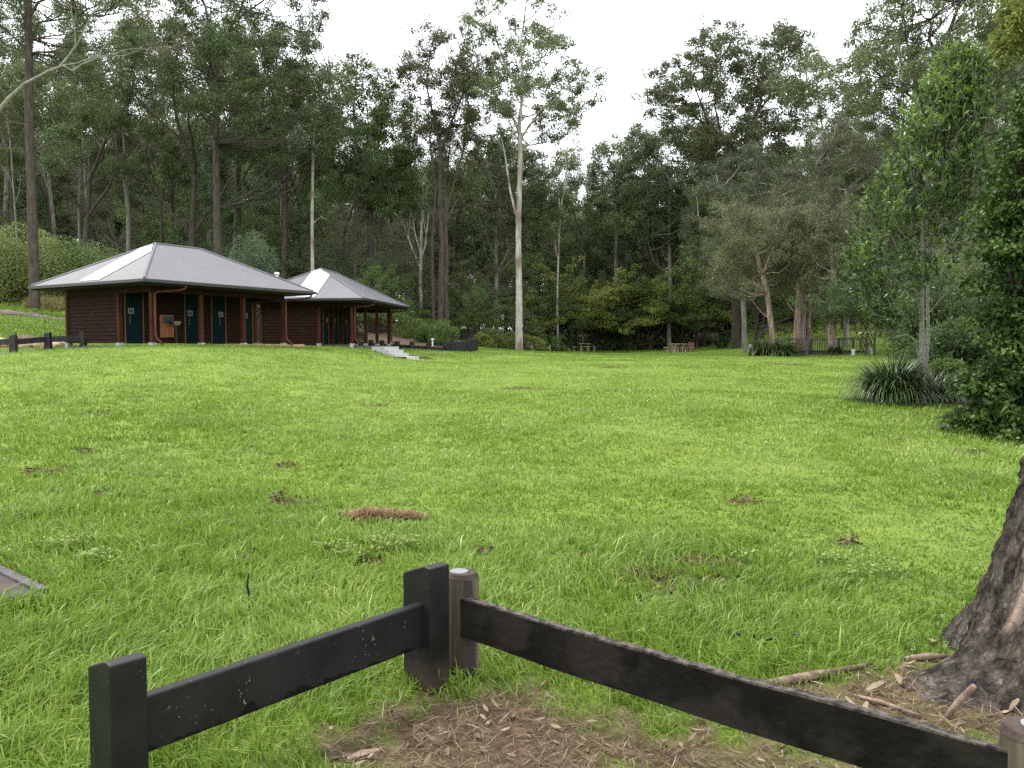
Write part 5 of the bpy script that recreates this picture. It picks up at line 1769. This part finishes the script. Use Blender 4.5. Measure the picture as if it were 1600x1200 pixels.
# ------------------------------------------------------------------ near tree trunk (bottom right)
def near_trunk():
    rg = np.random.default_rng(5)
    cx, cy = 2.75, 3.84
    zs = np.concatenate([np.linspace(-.25, 0, 6), np.linspace(.012, .4, 34), np.linspace(.42, 1.2, 50), np.linspace(1.25, 9, 60)])
    rprof = np.interp(zs, [-.25, 0, .03, .08, .17, .3, .45, .62, .9, 1.5, 3, 9], [.66, .60, .575, .55, .51, .465, .43, .41, .37, .34, .31, .2])
    lean = np.interp(zs, [-1, 0, .5, 1, 3, 9], [0, 0, .04, .12, .6, 1.2])
    n = 160
    a = np.arange(n) * 2 * math.pi / n
    Z, A = np.meshgrid(zs, a, indexing='ij')
    Rp = np.repeat(rprof[:, None], n, 1)
    butt = 1 + .62 * np.exp(-np.maximum(Z, 0) * 9) * np.exp(-(((A - math.radians(191) + math.pi) % (2 * math.pi) - math.pi) / .33) ** 2) + (.05 * np.cos(3 * A + .5) + .08 * np.cos(5 * A + 2.0) + .05 * np.cos(8 * A + 1)) * np.exp(-np.maximum(Z, 0) * 3.0)
    f1 = vnoise(A * 6 + 50 + .6 * Z, Z * 1.3 + 20, .3, 61) - .5
    f2 = vnoise(A * 15 + 50, Z * 3.5 + 20, .3, 62) - .5
    f3 = vnoise(A * 30 + 50, Z * 14 + 20, .3, 63) - .5
    rough = 1 - .75 * smooth_zone(A, Z)
    Rr = Rp * butt + rough * (f1 * .05 + f2 * .035 + f3 * .018)
    X = Rr * np.cos(A) + lean[:, None]
    Yy = Rr * np.sin(A)
    V = np.stack([X, Yy, Z], -1).reshape(-1, 3)
    idx = np.arange(len(zs) * n).reshape(len(zs), n)
    q = np.stack([idx[:-1], np.roll(idx[:-1], -1, 1), np.roll(idx[1:], -1, 1), idx[1:]], -1).reshape(-1, 4)
    m, nn, b = newmat("rough_and_smooth_bark")
    L = nn.links
    at = nn.nodes.new("ShaderNodeAttribute"); at.attribute_name = "tint"
    tc = nn.nodes.new("ShaderNodeTexCoord")
    mp = nn.nodes.new("ShaderNodeMapping"); mp.inputs["Scale"].default_value = (1, 1, .45); L.new(tc.outputs["Object"], mp.inputs[0])
    no = nn.nodes.new("ShaderNodeTexNoise"); no.inputs["Scale"].default_value = 11; no.inputs["Detail"].default_value = 10; no.inputs["Roughness"].default_value = .75; L.new(mp.outputs[0], no.inputs[0])
    c1 = nn.nodes.new("ShaderNodeValToRGB")
    c1.color_ramp.elements[0].position = .42; c1.color_ramp.elements[0].color = (.02, .016, .013, 1)
    c1.color_ramp.elements[1].position = .75; c1.color_ramp.elements[1].color = (.30, .29, .26, 1)
    e_ = c1.color_ramp.elements.new(.56); e_.color = (.085, .07, .057, 1)
    L.new(no.outputs[0], c1.inputs[0])
    n2 = nn.nodes.new("ShaderNodeTexNoise"); n2.inputs["Scale"].default_value = 5; n2.inputs["Detail"].default_value = 7; L.new(mp.outputs[0], n2.inputs[0])
    c2 = nn.nodes.new("ShaderNodeValToRGB")
    c2.color_ramp.elements[0].position = .35; c2.color_ramp.elements[0].color = (.2, .11, .07, 1)
    c2.color_ramp.elements[1].position = .65; c2.color_ramp.elements[1].color = (.40, .33, .28, 1)
    L.new(n2.outputs[0], c2.inputs[0])
    mx_ = nn.nodes.new("ShaderNodeMixRGB"); L.new(at.outputs["Fac"], mx_.inputs[0]); L.new(c1.outputs[0], mx_.inputs[1]); L.new(c2.outputs[0], mx_.inputs[2])
    L.new(mx_.outputs[0], b.inputs["Base Color"]); b.inputs["Roughness"].default_value = .85; b.inputs["Specular IOR Level"].default_value = .15
    # bark plates: crack shade also put into the colour, stronger on the rough side
    m5 = nn.nodes.new("ShaderNodeMapping"); m5.inputs["Scale"].default_value = (1, 1, .5); L.new(tc.outputs["Object"], m5.inputs[0])
    wb = nn.nodes.new("ShaderNodeMixRGB"); wb.blend_type = 'ADD'; wb.inputs[0].default_value = .25
    L.new(m5.outputs[0], wb.inputs[1]); L.new(n2.outputs["Color"], wb.inputs[2])
    vo = nn.nodes.new("ShaderNodeTexVoronoi"); vo.feature = 'DISTANCE_TO_EDGE'; vo.inputs["Scale"].default_value = 18
    L.new(wb.outputs[0], vo.inputs["Vector"])
    cr = nn.nodes.new("ShaderNodeValToRGB"); cr.color_ramp.elements[0].position = .0; cr.color_ramp.elements[1].position = .16
    L.new(vo.outputs["Distance"], cr.inputs[0])
    dk = nn.nodes.new("ShaderNodeMixRGB"); dk.blend_type = 'MULTIPLY'
    iv = nn.nodes.new("ShaderNodeMath"); iv.operation = 'MULTIPLY_ADD'; iv.inputs[1].default_value = -.3; iv.inputs[2].default_value = .35
    L.new(at.outputs["Fac"], iv.inputs[0]); L.new(iv.outputs[0], dk.inputs[0])
    L.new(mx_.outputs[0], dk.inputs[1]); L.new(cr.outputs[0], dk.inputs[2]); L.new(dk.outputs[0], b.inputs["Base Color"])
    hh_ = nn.nodes.new("ShaderNodeMath"); hh_.operation = 'MULTIPLY_ADD'; hh_.inputs[1].default_value = .35
    L.new(cr.outputs[0], hh_.inputs[0]); L.new(no.outputs[0], hh_.inputs[2])
    bm = nn.nodes.new("ShaderNodeBump"); bm.inputs["Strength"].default_value = .9; bm.inputs["Distance"].default_value = .02
    L.new(hh_.outputs[0], bm.inputs["Height"]); L.new(bm.outputs[0], b.inputs["Normal"])
    me = npmesh("trunk", V, [q], m, smooth_zone(A, Z).reshape(-1), smooth=True)
    e = empty("eucalypt_tree", (cx, cy, 0), 0, "near eucalypt at the bottom right with flaring black rough bark and a smooth pinkish side", "tree")
    ob = link(bpy.data.objects.new("trunk", me)); ob.parent = e
    t = Tree(301)
    o = dict(wob=.1, up=.06, taper=.6, levels=3, kids=[3, 3, 3], ang=(20, 50), ratio=(.6, .8), seg=.5)
    for k in range(4):
        t.limb(np.array([.85 + .02 * k, 0, 8.4]), np.array([math.cos(k * 1.6) * .6 + .3, math.sin(k * 1.6) * .6 - .3, 1]), 2.8, .12, 1, o)
    for me2, nm in ((t.trunk_mesh("limbs", M['bark_pale']), "limbs"), (t.crown_mesh("crown", M['gum'], 60, .4, .15, .035, .6), "crown")):
        ob = link(bpy.data.objects.new(nm, me2)); ob.parent = e


def smooth_zone(A, Z):
    """side of the trunk where the rough bark has come away"""
    ang = (A - math.radians(180))
    wob = (vnoise(A * 6 + 9, Z * 3 + 9, .5, 64) - .5) * .5
    s = sstep(-.12, .1, ang + wob - (.45 - Z * .25)) * (1 - sstep(1.6, 1.9, ang + wob))
    return s * sstep(.18, .42, Z + wob * .3)


near_trunk()

# ------------------------------------------------------------------ grass
def blades(name, x, y, z, h, wd, lean_az, lean, tint, rg, segs=3):
    n = len(x)
    az = rg.uniform(0, 2 * math.pi, n)
    side = np.stack([np.cos(az), np.sin(az), np.zeros(n)], 1)
    ld = np.stack([np.cos(lean_az), np.sin(lean_az), np.zeros(n)], 1)
    P0 = np.stack([x, y, z - .01], 1)
    up = np.array([0, 0, 1.0])
    if segs == 3:
        V = np.empty((n, 5, 3), dtype=np.float32)
        m = P0 + up * (h * .55)[:, None] + ld * (h * lean * .28)[:, None]
        t = P0 + up * (h * (1 - .35 * lean))[:, None] + ld * (h * lean)[:, None]
        V[:, 0] = P0 - side * (wd * .5)[:, None]; V[:, 1] = P0 + side * (wd * .5)[:, None]
        V[:, 2] = m + side * (wd * .42)[:, None]; V[:, 3] = m - side * (wd * .42)[:, None]
        V[:, 4] = t
        b = np.arange(n) * 5
        q = np.stack([b, b + 1, b + 2, b + 3], 1); tr = np.stack([b + 3, b + 2, b + 4], 1)
        return V.reshape(-1, 3), q, tr, np.repeat(tint, 5)
    V = np.empty((n, 3, 3), dtype=np.float32)
    V[:, 0] = P0 - side * (wd * .5)[:, None]; V[:, 1] = P0 + side * (wd * .5)[:, None]
    V[:, 2] = P0 + up * (h * (1 - .35 * lean))[:, None] + ld * (h * lean)[:, None]
    return V.reshape(-1, 3), None, np.arange(n * 3).reshape(n, 3), np.repeat(tint, 3)


grg = np.random.default_rng(77)
# ground height lookup on the fly
# density thins and blades widen smoothly with the distance from the front of the lawn
def bdens(r): return np.where(r < 3.5, 4600.0, 4600.0 * (3.5 / np.maximum(r, .1)) ** 1.52)
Vs, Qs, Ts_, Tt, off = [], [], [], [], 0
tot = 0
amax = math.radians(37)
for r0, r1, sg, amax in ((1.6, 7, 3, math.radians(52)), (7, 20, 3, math.radians(44)), (20, 84, 1, math.radians(39))):
    rs = np.linspace(r0, r1, 400)
    pdf = rs * bdens(rs)
    cdf = np.concatenate([[0], np.cumsum((pdf[1:] + pdf[:-1]) / 2 * np.diff(rs))])
    n = int(cdf[-1] * 2 * amax)
    r = np.interp(grg.uniform(0, cdf[-1], n), cdf, rs); a = grg.uniform(-amax, amax, n)
    bh = .092 + .012 * (r0 < 7)
    x, y = r * np.sin(a), r * np.cos(a)
    # about half of the blades gather in small tufts
    nt = max(1, n // 14)
    own = grg.integers(0, nt, n)
    tuft = grg.uniform(0, 1, n) < .5
    sp = .012 + .0045 * r[own]
    x = np.where(tuft, x[own] + grg.normal(0, 1, n) * sp, x)
    y = np.where(tuft, y[own] + grg.normal(0, 1, n) * sp, y)
    bw = .0076 * (np.maximum(np.hypot(x, y), 3.0) / 3.5) ** .64
    bare = np.maximum(patchmask(x, y), pathmask(x, y))
    mu = mulchmask(x, y)
    keep = (grg.uniform(0, 1, n) > bare * .97) & (grg.uniform(0, 1, n) > np.minimum(1, mu * 1.12) * (.90 + .09 * (vnoise(x, y, .2, 88) < .75))) & (grg.uniform(0, 1, n) < lawnmask(x, y)) & ~inpath(x, y)
    x, y, bw = x[keep], y[keep], bw[keep]
    # inside the cabins' footprint nothing grows
    for (ox, oy, ang, lx, ly) in ((-12.65, 28.1, a1, 8.0, 7.1), (-7.15, 39.5, a2, 9.1, 6.5)):
        u = (x - ox) * math.cos(ang) + (y - oy) * math.sin(ang); v = -(x - ox) * math.sin(ang) + (y - oy) * math.cos(ang)
        k = ~((u > .75) & (u < lx - .7) & (v > .75) & (v < ly - .7))
        x, y, bw = x[k], y[k], bw[k]
    n = len(x)
    z = Hv(x, y)
    big = vnoise(x, y, 2.6, 51) * .55 + vnoise(x, y, .8, 52) * .45
    sm = vnoise(x, y, .28, 53)
    # shorter mown look at the right front, longer at the left front
    zone = sstep(.9, 3.0, x) * (1 - sstep(6.5, 8.5, y)) * sstep(2.2, 3.0, y)
    hgt = bh * (.45 + 1.0 * big) * (.7 + .5 * sm) * grg.uniform(.55, 1.3, n) * (1 - .62 * zone) * (1 + .55 * sstep(1.0, 3.0, -x) * (1 - sstep(6, 9, y)))
    hgt = np.where(grg.uniform(0, 1, n) < .015, hgt * 1.7, hgt)
    hgt *= (1 - .55 * mulchmask(x, y)) * (1.12 - .35 * vnoise(x, y * 2.2, 11, 58))
    wd = bw * grg.uniform(.6, 1.35, n)
    comb = vnoise(x, y, 1.2, 54) * 9.0
    laz = np.where(grg.uniform(0, 1, n) < .55, comb + grg.normal(0, .7, n), grg.uniform(0, 6.283, n))
    lean = np.clip(grg.normal(.6, .33, n), .05, 1.4)
    broad = vnoise(x, y * 2.2, 11, 58)
    hue = .02 + broad * .24 + vnoise(x, y * 1.6, 4.5, 55) * .26 + vnoise(x, y, 1.1, 56) * .24 + vnoise(x, y, .3, 57) * .15
    tint = np.clip(hue * .95 - .12 * zone + grg.normal(0.05, .17 - .08 * sstep(8, 30, y), n) + np.where(grg.uniform(0, 1, n) < .05, .35, 0), 0, 1)
    V, q, tr, tt = blades("g", x, y, z, hgt, wd, laz, lean, tint, grg, sg)
    Vs.append(V)
    if q is not None: Qs.append(q + off)
    Ts_.append(tr + off); Tt.append(tt)
    off += len(V); tot += n
gme2 = npmesh("lawn_grass", np.concatenate(Vs), [np.concatenate(Qs), np.concatenate(Ts_)], M['grass'], np.concatenate(Tt))
go = link(bpy.data.objects.new("lawn_grass", gme2))
tag(go, "bright green unmown grass covering the whole lawn", "grass", kind="stuff")
print("grass blades", tot)
Vs = Qs = Ts_ = Tt = None


def scatter(name, x, y, z, m, ll, lw, rg, label, cat, flat=.25, lift=.01, tint=None, droop=0):
    n = len(x)
    C = np.stack([x, y, z + rg.uniform(0, 1, n) * lift], 1)
    D = rg.normal(0, 1, (n, 3)); D[:, 2] = D[:, 2] * flat + .05; D /= np.linalg.norm(D, axis=1)[:, None]
    Rn = rg.normal(0, .35, (n, 3)) + np.array([0, 0, 1.0])
    Wd = np.cross(D, Rn); Wd /= np.linalg.norm(Wd, axis=1)[:, None] + 1e-9
    Nn = np.cross(Wd, D)
    s = rg.uniform(.4, 1.5, n)[:, None]
    V = np.empty((n, 6, 3), dtype=np.float32)
    cu = rg.uniform(-.3, .5, n)[:, None] * s * ll
    V[:, 0] = C
    V[:, 1] = C + D * ll * .35 * s + Wd * lw * .5 * s
    V[:, 2] = C + D * ll * .7 * s + Wd * lw * .42 * s + Nn * cu * .3
    V[:, 3] = C + D * ll * s + Nn * cu * .6
    V[:, 4] = C + D * ll * .7 * s - Wd * lw * .42 * s + Nn * cu * .3
    V[:, 5] = C + D * ll * .35 * s - Wd * lw * .5 * s
    me = npmesh(name, V.reshape(-1, 3), [np.arange(n * 6).reshape(n, 6)], m, np.repeat(rg.uniform(0, 1, n) if tint is None else tint, 6))
    o = link(bpy.data.objects.new(name, me))
    return tag(o, label, cat, kind="stuff")


# litter on the bare ground by the fence
def pts_in(mask, x0, x1, y0, y1, n, rg, thr=.35):
    x = rg.uniform(x0, x1, n); y = rg.uniform(y0, y1, n)
    k = mask(x, y) > rg.uniform(thr * .3, 1, n) * .9
    return x[k], y[k]


lr = np.random.default_rng(8)
x, y = pts_in(mulchmask, -2, 4, 1.2, 5, 4200, lr)
scatter("leaf_litter", x, y, Hv(x, y) + .004, M['litter'], .045, .012, lr, "dead gum leaves and bark chips scattered round the near fence corner", "leaf litter", lift=.02, tint=np.clip(lr.beta(1.3, 3, len(x)), 0, 1))
x, y = pts_in(mulchmask, -2, 4, 1.2, 5, 60000, lr)
scatter("dry_straw", x, y, Hv(x, y) + .002, M['litter'], .06, .0028, lr, "thin dry straw and twigs matted on the bare ground by the fence", "straw", lift=.018, tint=np.clip(lr.beta(1.5, 3, len(x)), 0, 1))
# clods and dead grass on the scratched patches
xs, ys = [], []
for cx, cy, hw, hd in PATCH:
    k = int(4000 * hw * hd * (1 if cy < 12 else .3)) + 80
    k = min(k, 1300)
    a = lr.uniform(0, 6.283, k); q = np.sqrt(lr.uniform(0, 1, k)) * 1.05
    xs.append(cx + np.cos(a) * q * hw); ys.append(cy + np.sin(a) * q * hd)
x, y = np.concatenate(xs), np.concatenate(ys)
k = patchmask(x, y) > .3
x, y = x[k], y[k]
scatter("bare_earth_clods", x, y, Hv(x, y), M['dirt'], .026, .018, lr, "dark crumbs of earth where animals scratched the lawn open", "earth clods", flat=.9, lift=.045)
xs, ys, zs = [], [], []
PT = PATCH[4]
n = 6500
a = lr.uniform(0, 6.283, n); q = np.sqrt(lr.uniform(0, 1, n))
rag = .62 + .5 * vnoise(np.cos(a) * 3 + 9, np.sin(a) * 3 + 9, 1, 71)
bx, by = np.cos(a) * q * PT[2] * rag, np.sin(a) * q * PT[3] * .9 * rag
hump = .075 * np.exp(-((bx + .12) / .17) ** 2 - (by / .15) ** 2) + .06 * np.exp(-((bx - .17) / .16) ** 2 - ((by + .03) / .13) ** 2)
zz = Hv(PT[0] + bx, PT[1] + by) + hump * lr.uniform(.55, 1, n)
o = scatter("dry_grass_heap", PT[0] + bx, PT[1] + by, zz, M['straw'], .07, .004, lr, "orange brown heap of dry grass, the largest brown patch on the lawn", "grass heap", flat=.22, lift=.015, tint=np.clip(lr.beta(1.2, 1.9, n), 0, 1))
del o["kind"]
# tall dry grass on the left bank
n = 2600
x = X_(lr.uniform(55, 112, n), 49.5) ; y = 49.5 + lr.uniform(-1.2, 1.6, n)
V, q_, t_, tt_ = blades("d", x, y, Hv(x, y), lr.uniform(.4, 1.1, n), lr.uniform(.02, .05, n), lr.uniform(0, 6.28, n), lr.uniform(.1, .6, n), lr.uniform(0, 1, n), lr, 3)
tag(link(bpy.data.objects.new("tall_dry_grass", npmesh("tall_dry_grass", V, [q_, t_], M['drygrass'], tt_))), "tall straw coloured grass on the bank left of the nearer cabin", "grass", kind="stuff")
n = 14000
px_ = lr.uniform(-40, 115, n); yy = lr.uniform(34, 53, n)
x = X_(px_, yy); y = yy
V, q_, t_, tt_ = blades("d", x, y, Hv(x, y), lr.uniform(.08, .25, n) * (1 + .8 * (yy > 46)), lr.uniform(.04, .08, n), lr.uniform(0, 6.28, n), lr.uniform(.2, .9, n), np.clip(lr.uniform(.1, .9, n), 0, 1), lr, 3)
tag(link(bpy.data.objects.new("bank_grass", npmesh("bank_grass", V, [q_, t_], M['grass'], tt_))), "rough grass on the rising bank left of the cabins", "grass", kind="stuff")

# broad-leaved weed patches in the lawn
def weeds(cx, cy, rx, ry, n, seed, nm, lab):
    rg = np.random.default_rng(seed)
    a = rg.uniform(0, 6.283, n); q = np.sqrt(rg.uniform(0, 1, n))
    x, y = cx + np.cos(a) * q * rx, cy + np.sin(a) * q * ry
    k = ~inpath(x, y) & (vnoise(x, y, .14, seed) > .45) & (vnoise(x, y, .5, seed + 1) > .3)
    x, y = x[k], y[k]
    z = Hv(x, y) + .03 + (.05 if n > 500 else 0) * vnoise(x, y, .15, seed + 3)
    return scatter(nm, x, y, z, M['grassweed'], .024 if n > 500 else .018, .015 if n > 500 else .007, rg, lab, "weeds", flat=.5, lift=.04)


M['grassweed'] = leafmat("weed_leaf", (.08, .135, .02), (.16, .235, .035), (.26, .32, .08), objvar=0, trans=.25)
g1 = G(120, 880); weeds(g1[0], g1[1], .55, .42, 4200, 3, "clover_patch", "patch of small round leaved weeds beside the asphalt corner")
g1 = G(575, 868); weeds(g1[0], g1[1], .42, .3, 2000, 4, "clover_patch", "patch of pale small leaved weeds behind the square post's left side")
g1 = G(1270, 900); weeds(g1[0], g1[1], .6, .3, 1500, 5, "clover_patch", "patch of small leaved weeds in the short grass at the right")
g1 = G(795, 1150); weeds(g1[0], g1[1], .10, .10, 420, 6, "clover_patch", "small feathery green weed on the bare ground below the fence corner")

# sticks, bark strips and fallen leaves one can point to
M['stick'] = mat("grey_pink_bark_strip", (.12, .075, .055), (.3, .21, .165), 12, .85, .5, stretch=(1, 1, 1))
M['burnt'] = mat("burnt_stick", (.01, .009, .008), (.03, .027, .024), 14, .9, .5)
def stick(name, P, R, m, label, cat="stick", group=None):
    pts = []
    for px, py, z in P:
        x, y = G(px, py, z)
        pts.append((x, y, z))
    o = MB().tube(pts, R, 7).build(name, m, smooth=True)
    return tag(o, label, cat, group)
stick("fallen_branch", [(1180, 1070, .03), (1230, 1063, .035), (1290, 1052, .035), (1365, 1036, .02)], [.012, .022, .02, .006], M['stick'], "thick pinkish brown bark strip lying behind the dark rail")
stick("fallen_branch", [(1335, 1086, .02), (1375, 1097, .03), (1440, 1119, .02)], [.006, .012, .006], M['stick'], "thin pale stick in front of the near trunk's base")
stick("fallen_branch", [(1478, 1122, .01), (1500, 1095, .08), (1522, 1072, .17)], [.012, .016, .012], M['stick'], "short stick leaning against the near trunk's base")
stick("fallen_branch", [(1410, 1029, .02), (1450, 1026, .03), (1482, 1026, .03)], [.01, .02, .012], M['stick'], "stub of bark on the far side of the near trunk's base")
stick("burnt_stick", [(1112, 984, .05), (1150, 990, .06), (1180, 994, .05), (1212, 1000, .05)], [.004, .009, .012, .008], M['burnt'], "blackened stick lying in the grass beyond the dark rail")
stick("burnt_stick", [(1215, 986, .03), (1240, 990, .03), (1262, 994, .03)], [.003, .007, .005], M['stick'], "short brown twig right of the blackened stick")
gx0, gy0 = G(388, 948, .0)
pts = [(gx0 - .004, gy0, 0), (gx0 + .005, gy0 + .01, .07), (gx0 - .004, gy0 - .005, .13), (gx0 + .004, gy0, .21)]
tag(MB().tube(pts, [.011, .009, .007, .006], 7).build("burnt_stick", M['burnt'], smooth=True), "thin black stick standing upright in the grass at the left", "stick")
# fallen forked leaf spray
M['paleleaf'] = leafmat("pale_dry_leaf", (.26, .2, .13), (.34, .28, .19), (.38, .33, .24), objvar=0, trans=.1)
def flatleaf(name, pts, label, m, wd=.016):
    vs, fs = [], []
    for P in pts:
        Q = []
        for px, py, z in P:
            x, y = G(px, py, z); Q.append(np.array([x, y, z]))
        b = len(vs)
        n = len(Q)
        for i, q in enumerate(Q):
            d = (Q[min(i + 1, n - 1)] - Q[max(i - 1, 0)]); d /= np.linalg.norm(d)
            s = np.cross(d, (0, -.4, 1)); s /= np.linalg.norm(s)
            w_ = wd * math.sin(math.pi * (i + .35) / (n - .3)) + .002
            vs += [tuple(q - s * w_), tuple(q + s * w_), tuple(q + s * w_ + np.array([0, 0, -.004])), tuple(q - s * w_ + np.array([0, 0, -.004]))]
        for i in range(n - 1):
            for k in range(4):
                fs.append((b + i * 4 + k, b + i * 4 + (k + 1) % 4, b + (i + 1) * 4 + (k + 1) % 4, b + (i + 1) * 4 + k))
    o = MB().add(vs, fs).build(name, m)
    return tag(o, label, "fallen leaf", "pale fallen leaves near the trunk")
flatleaf("fallen_leaf", [[(1322, 1088, .05), (1332, 1100, .05), (1340, 1112, .04), (1346, 1118, .03)], [(1346, 1118, .03), (1351, 1106, .05), (1355, 1096, .06)], [(1335, 1104, .045), (1340, 1118, .03)]], "pale forked dry leaf spray lying beyond the dark rail, left of the near trunk", M['paleleaf'], .010)
flatleaf("fallen_leaf", [[(1400, 1052, .04), (1404, 1058, .05), (1407, 1068, .03)]], "small white curled leaf just left of the near trunk's base", M['paleleaf'], .014)
flatleaf("fallen_leaf", [[(1354, 1078, .03), (1368, 1070, .05), (1382, 1064, .03)]], "buff curled leaf between the thick bark strip and the near trunk", M['paleleaf'], .012)
flatleaf("fallen_leaf", [[(1450, 996, .03), (1460, 1002, .05), (1470, 1006, .03)]], "tan curled leaf in the grass above the near trunk's root", M['paleleaf'], .012)
flatleaf("fallen_leaf", [[(1578, 1108, .03), (1585, 1098, .06), (1592, 1092, .08)]], "narrow pale leaf in front of the near trunk above the corner post", M['paleleaf'], .009)
flatleaf("fallen_leaf", [[(542, 1184, .02), (565, 1176, .03), (592, 1170, .02)]], "long curled brown bark piece at the bottom edge, left of the small weed", M['stick'], .012)
